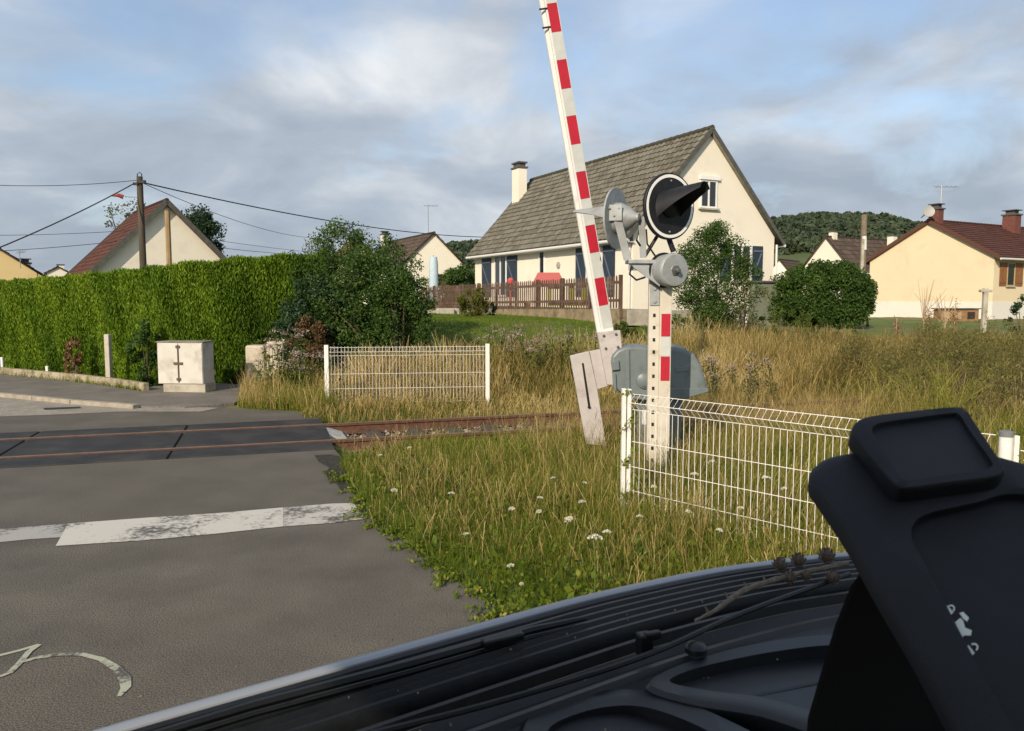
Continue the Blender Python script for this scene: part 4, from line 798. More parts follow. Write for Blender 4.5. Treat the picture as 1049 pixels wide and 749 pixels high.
for u, v, lab in ((523, 287, 'small red garden ornament behind the picket fence near the white door'), (540.5, 305, 'red bucket on the terrace behind the picket fence')):
    p = atf(u, v, .6); mb = MB(); mb.lathe((p.x, p.y, zb-.03), (0, 0, 1), [(0, .09), (.22, .13), (.24, .13), (.24, .11)] if u > 530 else [(0, .12), (.05, .12), (.08, .03), (.9, .03), (.95, .12), (1.1, .14), (1.2, .05)], 16); tag(mb.build('bucket' if u > 530 else 'garden_ornament', redp, smooth=True), lab, 'bucket' if u > 530 else 'ornament')
pb = at(444.5, 306, 43.); mb = MB(); zt_ = at(445, 262.5, 43).z; pz_ = tz(pb.x, 43); par_o = root('folded_parasol', (pb.x, 43, pz_), 'closed pale blue parasol standing beyond the left end of the picket fence', 'parasol')
mb.lathe((pb.x, 43, pz_+.5), (0, 0, 1), [(0, .17), (.3, .25), (zt_-pz_-.9, .24), (zt_-pz_-.55, .19), (zt_-pz_-.5, .02)], 12); mb.build('canopy', mat('pale_blue_fabric', (.38, .50, .58), .8, (.45, .56, .63), 4), par_o, smooth=True); mb = MB(); mb.tube([(pb.x, 43, pz_), (pb.x, 43, zt_+.05)], .025, 6); mb.build('pole', galv, par_o)
# stone blocks and flower pot at the lawn edge
for i, (u, v, w_, h_, lab) in enumerate(((456, 321, .75, .32, 'grey stone block lying at the lawn edge left of the small round bush'), (463, 317.5, .6, .35, 'stone block leaning behind the front one at the lawn edge'), (443, 321.5, .9, .2, 'long flat grey stone at the lawn edge below the picket fence'))):
    p = at(u, v, 33.+i*.3); p.z = tz(p.x, p.y); mb = MB(); mb.box((p.x, p.y, p.z+h_/2-.03), (w_, .3, h_), (1, .4)); tag(mb.build('stone_block', concrete, bevel=.04), lab, 'stone block')
p = at(491, 324, 28.6); p.z = tz(p.x, p.y); mb = MB(); mb.lathe((p.x, p.y, p.z), (0, 0, 1), [(0, .09), (.16, .14), (.2, .15), (.2, .12)], 16); tag(mb.build('flower_pot', mat('terracotta', (.36, .15, .07), .8), smooth=True), 'terracotta pot on the lawn beside the small round bush', 'pot')

# ================================================================= PLANTS
bark = mat('bark', (.07, .052, .035), .9, (.13, .10, .07), 8, bump=.5)
def plant(name, label, cat, base, h0, rx, ry, h, ncl, nleaf, ls, m, trunk=.08, group=None, seed=1, cl=.28, fill=.75, lean=(0, 0), stems=4, up=0., shape=1., core=None, tvar=.5, asp=1.8):
    """trunk with limbs, and a crown of leaf clumps spread through an uneven volume"""
    r_ = np.random.default_rng(seed); b = Vector(base); rt_ = root(name, b, label, cat, group)
    hc_ = (h-h0)/2; th = r_.uniform(0, 2*np.pi, ncl); cz = r_.uniform(-1, 1, ncl); rad = r_.uniform(0, 1, ncl)**(1-fill)
    sq = np.sqrt(1-np.abs(cz)**(2*shape))
    C_ = np.stack([b.x+lean[0]*(cz+1)/2+rx*rad*sq*np.cos(th)*r_.uniform(.8, 1.12, ncl), b.y+lean[1]*(cz+1)/2+ry*rad*sq*np.sin(th), b.z+h0+hc_+cz*hc_*r_.uniform(.86, 1.08, ncl)], 1)
    rc = cl*min(rx, hc_)*r_.uniform(.6, 1.3, ncl); tc_ = r_.uniform(0, 1, ncl)
    n_ = r_.poisson(nleaf, ncl)+3; ci = np.repeat(np.arange(ncl), n_); dv_ = r_.normal(size=(len(ci), 3)); dv_ /= np.linalg.norm(dv_, axis=1)[:, None]
    P = C_[ci]+dv_*(rc[ci]*r_.uniform(.15, 1.1, len(ci))**.6)[:, None]
    P[:, 2] = np.maximum(P[:, 2], b.z+.03)
    a, f, c = leaf_np(P, ls, tc_[ci]*tvar+r_.uniform(0, 1-tvar, len(ci)), up, asp)
    cr = npmesh('crown' if trunk > .06 else 'foliage', a, f, m, c, rt_)
    mb = MB()
    for k in range(stems):
        q = C_[r_.integers(ncl)]; q = Vector((float(q[0]), float(q[1]), float(q[2]))); mid = b.lerp(q, .45)+Vector((0, 0, .12*h)); s0 = b+Vector((r_.uniform(-.1, .1)*rx, r_.uniform(-.1, .1)*ry, -.05))
        mb.tube([s0, s0.lerp(mid, .5), mid, q], [trunk, trunk*.75, trunk*.45, trunk*.12], 6, False)
    mb.build('trunk' if trunk > .06 else 'stem', bark, rt_, smooth=True); return rt_
dkleaf = leafmat('dark_bush_leaf', [(0, (.022, .045, .010)), (.5, (.045, .092, .016)), (1, (.09, .15, .026))], .25)
midleaf = leafmat('mid_leaf', [(0, (.04, .065, .012)), (.5, (.085, .125, .022)), (1, (.16, .19, .04))], .35)
olive = leafmat('olive_leaf', [(0, (.05, .06, .02)), (.5, (.09, .10, .035)), (1, (.17, .16, .07))], .3)
ivy = leafmat('ivy_leaf', [(0, (.012, .03, .012)), (.5, (.025, .055, .02)), (1, (.05, .09, .035))], .15, .45)
yelleaf = leafmat('yellow_green_leaf', [(0, (.06, .075, .012)), (.5, (.12, .13, .02)), (1, (.20, .19, .04))], .35)
conif = leafmat('conifer_leaf', [(0, (.012, .03, .014)), (.6, (.03, .06, .025)), (1, (.05, .09, .035))], .1)
# ---- clipped conifer hedge
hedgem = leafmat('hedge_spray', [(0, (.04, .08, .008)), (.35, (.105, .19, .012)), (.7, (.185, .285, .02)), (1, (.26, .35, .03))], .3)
hp_ = [(-330, 356, 287+8), (-160, 370, 293), (0, 380.5, 290.5), (60, 385, 286), (113, 389.5, 281), (165, 394, 275), (240, 393, 267), (300, 391, 263.5), (338, 389, 263)]
HB = [g(u, v) for u, v, t in hp_]; HT = [at(u, t, g(u, v).y+.35).z for u, v, t in hp_]
hr = root('hedge', HB[4], 'long tall bright green clipped conifer hedge running from the left edge behind the white cabinet', 'hedge')
cum = [0]
for i in range(len(HB)-1): cum.append(cum[-1]+(HB[i+1]-HB[i]).length)
cum = np.array(cum); HBx = np.array([[p.x, p.y] for p in HB]); HT = np.array(HT)
def hedge_pt(s, w, h, out):     # s along, w depth behind face, h 0..1 height
    x = np.interp(s, cum, HBx[:, 0]); y = np.interp(s, cum, HBx[:, 1]); t = np.interp(s, cum, HT)
    x2 = np.interp(s+.3, cum, HBx[:, 0])-np.interp(s-.3, cum, HBx[:, 0]); y2 = np.interp(s+.3, cum, HBx[:, 1])-np.interp(s-.3, cum, HBx[:, 1]); l = np.hypot(x2, y2); x2, y2 = x2/l, y2/l
    return np.stack([x-y2*(w-out), y+x2*(w-out), t*h], -1)
TH = 1.5
# core
ns_ = 90; ss_ = np.linspace(.1, cum[-1]-.1, ns_); secs = [hedge_pt(ss_, np.full(ns_, w), np.full(ns_, h), 0) for w, h in ((.16, 0), (.16, .95), (TH-.1, .95), (TH-.1, 0))]
Vc = np.stack(secs, 1).reshape(-1, 3); i = np.arange(ns_-1)*4; Fc = np.concatenate([np.stack([i+k, i+(k+1) % 4, i+4+(k+1) % 4, i+4+k], 1) for k in range(4)]+[np.array([[0, 1, 2, 3]]), np.array([[3, 2, 1, 0]])+4*(ns_-1)])
npmesh('branches', Vc, Fc, mat('hedge_core', (.03, .05, .010), .95), None, hr)
nf_ = 320000; s_ = rng.uniform(0, cum[-1], nf_); s_ = np.where(rng.uniform(size=nf_) < .35, s_, cum[2]-2+rng.uniform(0, 1, nf_)*(cum[-1]-cum[2]+2)); s_ = np.minimum(s_, cum[-1])
top_ = rng.uniform(size=nf_) < .22; h_ = np.where(top_, rng.uniform(.955, 1.0, nf_), rng.uniform(.0, 1, nf_)); w_ = np.where(top_, rng.uniform(0, TH, nf_), 0)
bump_ = .07*np.sin(s_*2.3+h_*3)+.06*np.sin(s_*5.1+1.3)*np.cos(h_*7+s_)+.03*np.sin(s_*11+h_*4)
deep = rng.uniform(-.09, .07, nf_); Pn = hedge_pt(s_, w_, h_, np.where(top_, 0, bump_+deep)); Pn[:, 2] += np.where(h_ > .93, rng.uniform(-.05, .06, nf_)+.03*np.sin(s_*6), 0)
brn_ = (np.sin(s_*1.9+.6)*np.sin(h_*5+s_*.7) > .86)
tn = .5+.16*np.sin(s_*1.1+2)*np.cos(h_*2.6)+.13*np.sin(s_*3.7+h_*6)+rng.normal(0, .13, nf_)+.12*(h_-.5)-.30*sarr(s_, cum[5], cum[7])  # right stretch darkened in the tint itself, standing in for its shaded face
# upright fans: narrow quad pointing up and outwards
ln = rng.uniform(.045, .11, nf_); wd_ = ln*.34; ax_ = rng.normal(0, .34, (nf_, 3)); ax_[:, 2] += 1.; ax_[:, 1] -= .28; ax_ /= np.linalg.norm(ax_, axis=1)[:, None]
bx = rng.normal(size=(nf_, 3)); bx -= (bx*ax_).sum(1)[:, None]*ax_; bx /= np.linalg.norm(bx, axis=1)[:, None]
Vt = np.stack([Pn-ax_*ln[:, None]*.5, Pn+bx*wd_[:, None]*.5+ax_*ln[:, None]*.12, Pn+ax_*ln[:, None]*.6, Pn-bx*wd_[:, None]*.5+ax_*ln[:, None]*.12], 1).reshape(-1, 3); Vt[:, 2] = np.maximum(Vt[:, 2], .02)
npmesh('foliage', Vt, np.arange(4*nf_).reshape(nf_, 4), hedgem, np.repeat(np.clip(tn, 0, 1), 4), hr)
# ---- shrubs at the hedge end
def sh(u, Z, v1, label, rx, h, **k):
    p = at(u, v1, Z); z = tz(p.x, p.y); return plant(k.pop('name', 'shrub'), label, k.pop('cat', 'shrub'), (p.x, Z, z), k.pop('h0', 0.), rx, k.pop('ry', rx*.8), h, k.pop('ncl', 60), k.pop('nleaf', 130), k.pop('ls', .07), k.pop('m', dkleaf), **k)
GS = 'shrubs at the end of the hedge'
sh(352, 18.6, 400, 'tall dark leafy shrub touching the end of the clipped hedge', 1.0, 3.3, seed=3, group=GS, ncl=100, nleaf=150, trunk=.05, m=dkleaf, shape=1.4)
sh(322, 17.7, 400, 'glossy dark ivy bush climbing the front of the hedge end', .75, 2.3, seed=4, group=GS, m=ivy, ncl=55, nleaf=130, trunk=.04, ls=.08, h0=.5)
sh(383, 17.6, 400, 'broad dark shrub in the middle of the group beyond the far wire fence', 1.1, 2.75, seed=5, group=GS, ncl=110, nleaf=150, trunk=.05, m=dkleaf)
sh(412, 17.2, 400, 'lower green shrub at the right end of the group, beside the wooden stake', .75, 2.2, seed=6, group=GS, ncl=80, nleaf=120, trunk=.04, m=dkleaf)
sh(398, 19.3, 400, 'bushy shrub behind the wooden stake with leafy top', .9, 2.7, seed=16, group=GS, ncl=60, nleaf=130, trunk=.05, m=dkleaf)
sh(318, 16.9, 402, 'reddish brown dying shrub low at the hedge end', .55, 1.5, seed=7, group=GS, ncl=40, nleaf=80, trunk=.03, m=leafmat('reddish_leaf', [(0, (.06, .045, .02)), (.5, (.13, .08, .035)), (1, (.20, .13, .06))], .3))
sh(355, 24, 330, 'loose pale green tree top rising behind the hedge end', 1.4, 3.1, seed=8, name='small_tree', cat='tree', group='trees behind the hedge', ncl=70, nleaf=70, trunk=.09, m=olive, h0=1.2, cl=.22, stems=9)
sh(300, 34, 320, 'grey green round tree top just above the hedge', 1.8, 3.7, seed=9, name='small_tree', cat='tree', group='trees behind the hedge', ncl=60, nleaf=80, trunk=.12, m=olive, h0=1.2, ls=.12, stems=6)
sh(207, 52, 320, 'dark conifer standing behind the right slope of the red tiled house', 1.9, 7.5, seed=10, name='conifer_tree', cat='tree', group='trees behind the hedge', ncl=90, nleaf=150, trunk=.2, m=conif, h0=2, ls=.2, shape=.7, stems=3)
sh(141, 47, 320, 'thin twiggy tree behind the left slope of the red tiled house', 2.2, 7.6, seed=12, name='twiggy_tree', cat='tree', group='trees behind the hedge', ncl=46, nleaf=42, trunk=.14, m=olive, h0=2.6, ls=.16, stems=26, cl=.18)
sh(186, 56, 320, 'small treetop just visible above the ridge of the red tiled house', 1.5, 7.2, seed=13, name='small_tree', cat='tree', group='trees behind the hedge', ncl=30, nleaf=80, trunk=.15, m=conif, h0=3, ls=.2)
sh(462, 62, 320, 'dark bushes beyond the left end of the picket fence', 3.0, 2.6, seed=14, group='garden bushes', ncl=50, nleaf=120, trunk=.08, m=dkleaf, ls=.18)
sh(474, 60, 300, 'dark tree between the two cream houses on the left', 1.6, 3.0, seed=15, name='small_tree', cat='tree', group='trees between houses', ncl=50, nleaf=110, trunk=.1, m=dkleaf, ls=.2)
sh(484, 28.6, 322, 'small round yellow green bush on the lawn beside the terracotta pot', .55, 1.05, seed=17, group='garden bushes', ncl=34, nleaf=110, trunk=.03, m=yelleaf, ls=.08)
sh(500, 29.4, 320, 'small dark clump on the lawn right of the round yellow green bush', .35, .55, seed=18, group='garden bushes', ncl=16, nleaf=80, trunk=.02, m=ivy, ls=.07)
# ---- right side bushes
sh(728, 24.2, 345, 'loose tall green shrub in front of the gable of the cream house', 1.25, 3.45, seed=20, group='bushes by the cream house', ncl=230, nleaf=130, trunk=.05, m=dkleaf, cl=.24, fill=.62, stems=12, lean=(.1, 0))
sh(762, 23.6, 345, 'thin lighter shoots spreading right of the loose tall shrub', .65, 2.6, seed=21, group='bushes by the cream house', ncl=36, nleaf=42, trunk=.025, m=olive, cl=.22, stems=12)
sh(844, 32, 340, 'large round dense dark green bush between the cream and yellow houses', 1.95, 2.6, seed=22, group='bushes by the cream house', ncl=330, nleaf=190, trunk=.08, m=dkleaf, shape=1.3, cl=.24, ls=.10, fill=.85)
sh(888, 33, 340, 'small reddish twigs behind the large round dark bush', .5, 2.0, seed=23, group='bushes by the cream house', ncl=18, nleaf=50, trunk=.03, m=leafmat('reddish_leaf', []) if 0 else MATS['reddish_leaf'], ls=.08, h0=1.2)
sh(1046, 27, 335, 'dark shrub cut off by the right edge of the picture', .5, 1.7, seed=24, group='bushes by the cream house', ncl=20, nleaf=90, trunk=.03, m=ivy)
for k_, (u, Z, w, h, l) in enumerate(((690, 22, .9, .9, 'left'), (800, 27, 1.3, .8, 'mid'), (850, 25, 1.0, .7, 'right'), (640, 21, .5, .7, 'x'))):
    sh(u, Z, 350, {'left': 'low dark weeds at the foot of the loose tall shrub', 'mid': 'low green tangle in front of the garden shed', 'right': 'low green tangle in front of the round dark bush', 'x': 'weedy green clump behind the barrier arm'}[l], w, h, seed=30+k_, group='low tangled growth', ncl=34, nleaf=70, trunk=.02, m=midleaf if k_ % 2 else dkleaf, ls=.07)
# ---- yellowish sprawling branches right, in front of the rails
for k_, (u, Z, v, w, h, l) in enumerate(((985, 12.2, 425, 1.1, 1.35, 'feathery yellow green broom sprawling over the rails at the right edge'), (930, 14.8, 412, .9, 1.25, 'feathery green broom left of the sprawling one at the right edge'), (1040, 14.0, 412, 1.2, 1.6, 'tall feathery broom cut off by the right edge'), (880, 17, 400, .9, 1.1, 'small feathery broom in the dry grass beyond the rails'), (1010, 16.5, 400, 1.3, 1.6, 'dense feathery broom behind the sprawling one'), (955, 18.5, 390, 1.2, 1.35, 'feathery broom farthest back, below the yellow house'))):
    sh(u, Z, v, l, w, h, seed=40+k_, name='broom_bush', cat='broom', group='broom bushes beside the track', ncl=170, nleaf=34, trunk=.012, m=leafmat('broom_leaf', [(0, (.075, .08, .022)), (.5, (.15, .14, .04)), (1, (.25, .22, .08))], .35), ls=.07, up=.9, cl=.30, stems=60, asp=4.5, fill=.55)
# ivy covered stump and ivy by the cabinet
sh(77, 18.7, 391, 'column of dead brown ivy against the hedge on the low wall', .20, 1.05, seed=50, name='ivy_stump', cat='ivy', group='climbing plants on the hedge', ncl=40, nleaf=60, trunk=.04, m=leafmat('dead_ivy', [(0, (.11, .06, .03)), (.5, (.24, .13, .07)), (1, (.36, .22, .12))], .2), shape=3, ls=.06)
sh(151, 17.6, 400, 'broad leaved climber on the hedge left of the white cabinet', .36, 1.4, seed=51, name='climbing_plant', cat='climber', group='climbing plants on the hedge', ncl=40, nleaf=36, trunk=.02, m=dkleaf, shape=2, ls=.10)
sh(260, 18.0, 396, 'ivy hanging over the left stone pillar', .34, .95, seed=52, name='climbing_plant', cat='climber', group='climbing plants on the hedge', ncl=28, nleaf=60, trunk=.02, m=midleaf, shape=2, ls=.06)
sh(228, 18.6, 396, 'dark bush between the white cabinet and the stone pillars', .38, 1.2, seed=53, group='low tangled growth', ncl=24, nleaf=70, trunk=.02, m=ivy, shape=2, ls=.07)
# ---- pinkish hemp agrimony
def flowers(name, label, u, Z, v, w, h, nst, seed, mf, ml, grp, fl=.03):
    r_ = np.random.default_rng(seed); p = at(u, v, Z); z = tz(p.x, Z); rt_ = root(name, (p.x, Z, z), label, 'wild flowers', grp); mb = MB(); heads = []
    lv = []
    for k in range(nst):
        b = Vector((p.x+r_.normal()*w*.35, Z+r_.normal()*w*.3, z)); t = b+Vector((r_.normal()*.08, r_.normal()*.08, h*r_.uniform(.62, 1.05))); mb.tube([b, b.lerp(t, .5)+Vector((.02, 0, 0)), t], [.008, .006, .004], 4, False)
        heads.append(np.array(t)+r_.normal(size=(34, 3))*np.array([.055, .055, .022]))
        for q in range(46): f = r_.uniform(.05, .92); c = b.lerp(t, f); lv.append([c.x+r_.normal()*.07, c.y+r_.normal()*.07, c.z+r_.normal()*.03])
    mb.build('stem', midleaf, rt_); lv = np.array(lv); a, f, c = leaf_np(lv, .085, r_.uniform(0, 1, len(lv)), 0, 2.4); npmesh('leaves', a, f, ml, c, rt_)
    hh = np.concatenate(heads); a, f, c = leaf_np(hh, fl, r_.uniform(0, 1, len(hh)), 0, 1.2); npmesh('flower_heads', a, f, mf, c, rt_)
pinkf = leafmat('dusty_pink_flower', [(0, (.16, .12, .095)), (.5, (.29, .225, .19)), (1, (.42, .34, .30))], .2)
GF = 'dusty pink weeds in flower'
flowers('hemp_agrimony', 'dusty pink flowering weeds in front of the stone pillars', 296, 16.0, 405, .8, 1.30, 20, 1, pinkf, midleaf, GF)
flowers('hemp_agrimony', 'green leafy weeds with few pink heads just left of the far wire fence', 306, 15.2, 408, .9, .95, 26, 2, pinkf, midleaf, GF)
flowers('hemp_agrimony', 'dusty pink flowering weeds right of the far wire fence', 545, 16.6, 400, 1.4, 1.35, 44, 3, pinkf, midleaf, GF)
flowers('hemp_agrimony', 'tall leafy weeds beyond the far wire fence with faded heads', 520, 18.2, 400, 1.0, 1.1, 22, 4, pinkf, midleaf, GF)
flowers('hemp_agrimony', 'faded pinkish weeds in the dry grass right of the grey machine cabinet', 745, 15.5, 400, 1.2, .95, 22, 5, pinkf, olive, GF)
# ---- bare weed stalks by the yellow house
for k_, (u, Z, h, l) in enumerate(((946, 33, 2.1, 'tall bare branching stalk in front of the yellow house'), (968, 33, 1.5, 'shorter bare branching stalk right of the tall one'))):
    p = at(u, 330, Z); z = tz(p.x, Z); rt_ = root('bare_stalk', (p.x, Z, z), l, 'dead weed', 'bare stalks before the yellow house'); mb = MB(); r_ = np.random.default_rng(k_+60)
    for q in range(11): s0 = r_.uniform(.1, .6); t = Vector((p.x+r_.normal()*.5, Z+r_.normal()*.3, z+h*r_.uniform(.65, 1.0))); b = Vector((p.x, Z, z+h*s0*.5)); mb.tube([b, b.lerp(t, .5)+Vector((0, 0, -.05)), t], [.018, .012, .006], 4, False)
    mb.tube([(p.x, Z, z-.1), (p.x, Z, z+h*.6)], .022, 5); mb.build('branches', mat('dry_stalk', (.36, .27, .17), .9), rt_); mb = MB(); mb.tube([(p.x, Z, z-.1), (p.x+.01, Z, z+.3)], .03, 5); mb.build('stem', MATS['dry_stalk'], rt_)
# dead dock plants
for k_, (u, Z, h, l) in enumerate(((918, 24, .95, 'rusty brown dock stalk in the dry grass under the yellow house'), (977, 26, 1.25, 'rusty brown dock stalk left of the concrete T post'), (950, 30, .8, 'rusty brown dock stalk below the bare weeds'))):
    p = at(u, 350, Z); z = tz(p.x, Z); r_ = np.random.default_rng(k_+70); rt_ = root('dock_plant', (p.x, Z, z), l, 'dock', 'rusty dock stalks'); P_ = np.array([p.x, Z, z+h*.6])+r_.normal(size=(240, 3))*np.array([.09, .09, h*.2]); a, f, c = leaf_np(P_, .06, r_.uniform(0, 1, 240)); npmesh('seed_heads', a, f, MATS['dead_ivy'], c, rt_); mb = MB(); mb.tube([(p.x, Z, z), (p.x, Z, z+h)], .015, 4); mb.build('stem', MATS['dry_stalk'], rt_)
# ================================================================= GRASS
grassm = leafmat('green_grass', [(0, (.042, .074, .008)), (.35, (.11, .168, .012)), (.65, (.21, .235, .028)), (1, (.40, .32, .09))], .4)
drym = leafmat('dry_grass', [(0, (.13, .11, .03)), (.3, (.28, .21, .07)), (.65, (.48, .36, .14)), (1, (.64, .52, .26))], .35)
def inpoly(x, y, poly):
    x = np.asarray(x); y = np.asarray(y); r = np.zeros(x.shape, bool); j = len(poly)-1
    for i in range(len(poly)):
        xi, yi = poly[i]; xj, yj = poly[j]; c = ((yi > y) != (yj > y)) & (x < (xj-xi)*(y-yi)/(yj-yi+1e-12)+xi); r ^= c; j = i
    return r
roadpoly = [(p.x, p.y) for p in near]
def patchn(x, y, s, ph=0.): return np.sin(x*s+ph)*np.cos(y*s*1.3+ph*2)+.5*np.sin(x*s*2.7+y*s*1.9+ph)
def scatter(n, box, cond):
    X_, Y_ = [], []; c = 0
    while c < n:
        x = rng.uniform(box[0], box[1], n*2); y = rng.uniform(box[2], box[3], n*2); k = cond(x, y); X_.append(x[k]); Y_.append(y[k]); c += k.sum()
        if k.sum() == 0: break
    return np.concatenate(X_)[:n], np.concatenate(Y_)[:n]
def AD(x, y): return (x-P0.x)*RD.x+(y-P0.y)*RD.y, (x-P0.x)*RN.x+(y-P0.y)*RN.y
def infr(x, y, lo=-40, hi=1110): u = 524.5+FPX*x/np.maximum(y, .1); return (u > lo) & (u < hi)
# near verge in front of the rails
edge_soft = lambda x, y: ~inpoly(x-.07*np.sin(y*5.3)-.05*np.sin(y*13)-.035*np.sin(y*31)+rng.normal(0,.035,x.shape), y, roadpoly)
def condN(x, y): a, d = AD(x, y); return edge_soft(x, y) & (a > AE-.05) & (d < -.30) & infr(x, y) & (rng.uniform(size=x.shape) < np.clip((9/np.maximum(y, 1))**1.6, .15, 1))
def hscale(x, y):
    return hscale0(x, y)*1.0-6*0
def nearrail(x, y): a, d = AD(x, y); return .45+.55*sarr(-d, .3, 1.3)
def hscale0(x, y):
    # shorter towards the road
    dd = np.full(x.shape, 9.)
    for i in range(1, 11):
        ax_, ay_ = roadpoly[i]; bx_, by_ = roadpoly[i+1]; t = np.clip(((x-ax_)*(bx_-ax_)+(y-ay_)*(by_-ay_))/((bx_-ax_)**2+(by_-ay_)**2), 0, 1); dd = np.minimum(dd, np.hypot(x-ax_-t*(bx_-ax_), y-ay_-t*(by_-ay_)))
    return dd
parts = []; x, y = scatter(175000, (-3.2, 9, 3.9, 13), condN); dd = hscale(x, y); hs = .30+.70*sarr(dd, .0, 1.4); pn = patchn(x, y, 1.3)*.5
pm2 = patchn(x, y, 3.1, .7)*.5+.5*patchn(x, y, 7.3, 2.1); h = rng.gamma(4, .040, len(x))*hs*(1+.35*pn+.30*pm2).clip(.25)+.03; tint = .34+.15*sarr(dd, .2, 2.2)+.10*pn+.12*pm2+rng.normal(0, .20, len(x))
h = h*nearrail(x, y); P = np.stack([x, y, terr(x, y)+.0], 1); parts.append(blades_np(P, h, rng.uniform(.003, .0075, len(x)), rng.uniform(.05, .75, len(x)), tint, 3))
x, y = scatter(60000, (-3.2, 9, 3.9, 13), condN); kk = rng.uniform(size=len(x)) < (.25+.75*(patchn(x, y, 2.2, 4.) > .2)); x, y = x[kk], y[kk]; k = rng.uniform(size=len(x)) < 1; dd = hscale(x, y); P = np.stack([x, y, terr(x, y)+rng.uniform(.01, .22, len(x))*np.clip(dd*2, .12, 1)], 1)
parts.append(leaf_np(P, rng.choice([.028, .04, .06], len(x)), rng.normal(.30, .18, len(x)), .2, 1.6))
a, f, c = merge(parts); tag(npmesh('verge_grass', a, f, grassm, c), 'green weedy grass covering the verge between road, rails and dashboard', 'grass', kind='stuff')
# dry stalks through the verge
def condD(x, y): a, d = AD(x, y); return condN(x, y) & (patchn(x, y, .9, 2.) > -.75)
x, y = scatter(20000, (-3.2, 9, 4.0, 13), condD); dd = hscale(x, y); k = (dd > .3) | (rng.uniform(size=len(x)) < .3); x, y, dd = x[k], y[k], dd[k]; P = np.stack([x, y, terr(x, y)], 1)
dA_, dD_ = AD(x, y); hi_ = nearrail(x, y)*(.26+.30*sarr(dD_, -4.0, -.5)*sarr(x, 0, 3)+.10*sarr(dd, .5, 2.))
parts = [blades_np(P, hi_*rng.uniform(.35, 1.5, len(x))*(1+.3*patchn(x, y, 2.6, 1.)), rng.uniform(.0022, .0042, len(x)), rng.uniform(.02, .55, len(x)), rng.normal(.42, .24, len(x)), 3, tip=[1, .8, .7, 1.3])]
a, f, c = merge(parts); tag(npmesh('dry_verge_grass', a, f, drym, c), 'dry straw coloured stalks standing through the verge grass', 'grass', kind='stuff')
# tall dry grass beyond the rails and on the right
def condF(x, y): a, d = AD(x, y); return (d > 2.2) & (d < 5.6+2.8*sarr(x, 2, 6)) & (a > AE-.3) & infr(x, y, 225, 1120)
x, y = scatter(135000, (-7, 22, 11, 30), condF); k = (rng.uniform(size=len(x)) < np.clip(16/y, .3, 1)); x, y = x[k], y[k]; _, d = AD(x, y); pn = patchn(x, y, .8, 1.)
hf = (.55+.45*np.maximum(sarr(d, 3.2, 4.3), sarr(x, 2., 4.)))*(.30+.30*sarr(d, 4.1, 4.7)*(1-sarr(x, 2, 4))+.26*sarr(x, 2.0, 4.5)+.20*sarr(d, 2.3, 4)-.25*sarr(x, 5, 9)*sarr(d, 4, 7.5))*(1+.2*pn)*(.45+.55*sarr(AD(x,y)[0], AE-.5, AE+1.2)); P = np.stack([x, y, terr(x, y)], 1)
gr = (rng.uniform(size=len(x)) < .34+.18*pn)
tn = rng.normal(.50, .22, len(x))-.12*pn-.30*sarr(x, 4.5, 7)+.10*sarr(x, 2, 3)*(1-sarr(x, 4, 6))+.15*patchn(x, y, 2.5, 3.)
parts = [blades_np(P[~gr], (hf*rng.uniform(.4, 1.35, len(x))*(1+.22*patchn(x, y, 2.1, 5.)))[~gr], rng.uniform(.006, .013, (~gr).sum()), rng.uniform(.05, .55, (~gr).sum()), tn[~gr], 2, tip=[1, .8, .7])]
a, f, c = merge(parts); tag(npmesh('tall_dry_grass', a, f, drym, c), 'tall straw coloured grass along the far side of the track', 'grass', kind='stuff')
parts = [blades_np(P[gr], (hf*rng.uniform(.4, 1.0, len(x)))[gr], rng.uniform(.008, .016, gr.sum()), rng.uniform(.2, .9, gr.sum()), rng.normal(.35, .2, gr.sum()), 2)]
# weeds low between the kerb and the far fence, green fringe along the deck
def condL(x, y): a, d = AD(x, y); return inpoly(x, y, [(p.x, p.y) for p in (g(243, 417), g(262, 419), g(300, 420), g(326, 424), g(345, 420), g(340, 395), g(250, 398))])
x, y = scatter(14000, (-8, -2, 12, 20), condL); P = np.stack([x, y, terr(x, y)*0+.0], 1); parts.append(blades_np(P, (rng.gamma(4, .05, len(x))+.03)*(.4+.6*sarr(x, -5.4, -4.2))*(1+.35*patchn(x, y, 3.3, 1.)), rng.uniform(.006, .014, len(x)), rng.uniform(.2, .8, len(x)), rng.normal(.6, .2, len(x)), 2))
a, f, c = merge(parts); tag(npmesh('wild_grass', a, f, grassm, c), 'green grass tufts mixed into the dry growth beyond the track', 'grass', kind='stuff')
x, y = scatter(2500, (-8, -2, 12, 20), condL); P = np.stack([x, y, x*0], 1); q1_ = blades_np(P, rng.gamma(5, .06, len(x))+.05, rng.uniform(.005, .01, len(x)), rng.uniform(.05, .5, len(x)), rng.normal(.5, .2, len(x)), 2, tip=[1, .8, .7])
# grass creeping between rails on the right
def condR(x, y): a, d = AD(x, y); return (d > -.6) & (d < 2.4) & (np.abs(d-.0) > .06) & (np.abs(d-1.435) > .06) & (a > AE+.4) & infr(x, y) & (rng.uniform(size=x.shape) < .05+.9*sarr(a, 2.6+AE, 5.+AE)*(1-.8*sarr(a, AE+6, AE+8)))
x, y = scatter(15000, (-3, 14, 9, 20), condR); P = np.stack([x, y, terr(x, y)], 1); aR, _ = AD(x, y); q2_ = blades_np(P, rng.uniform(.12, .42, len(x))*(.65+.7*sarr(aR, AE+3, AE+8)), rng.uniform(.004, .008, len(x)), rng.uniform(.1, .7, len(x)), rng.normal(.48, .2, len(x)), 3)
a, f, c = merge([q1_, q2_]); tag(npmesh('track_weeds', a, f, drym, c), 'dry weeds growing between the rusty rails', 'grass', kind='stuff')
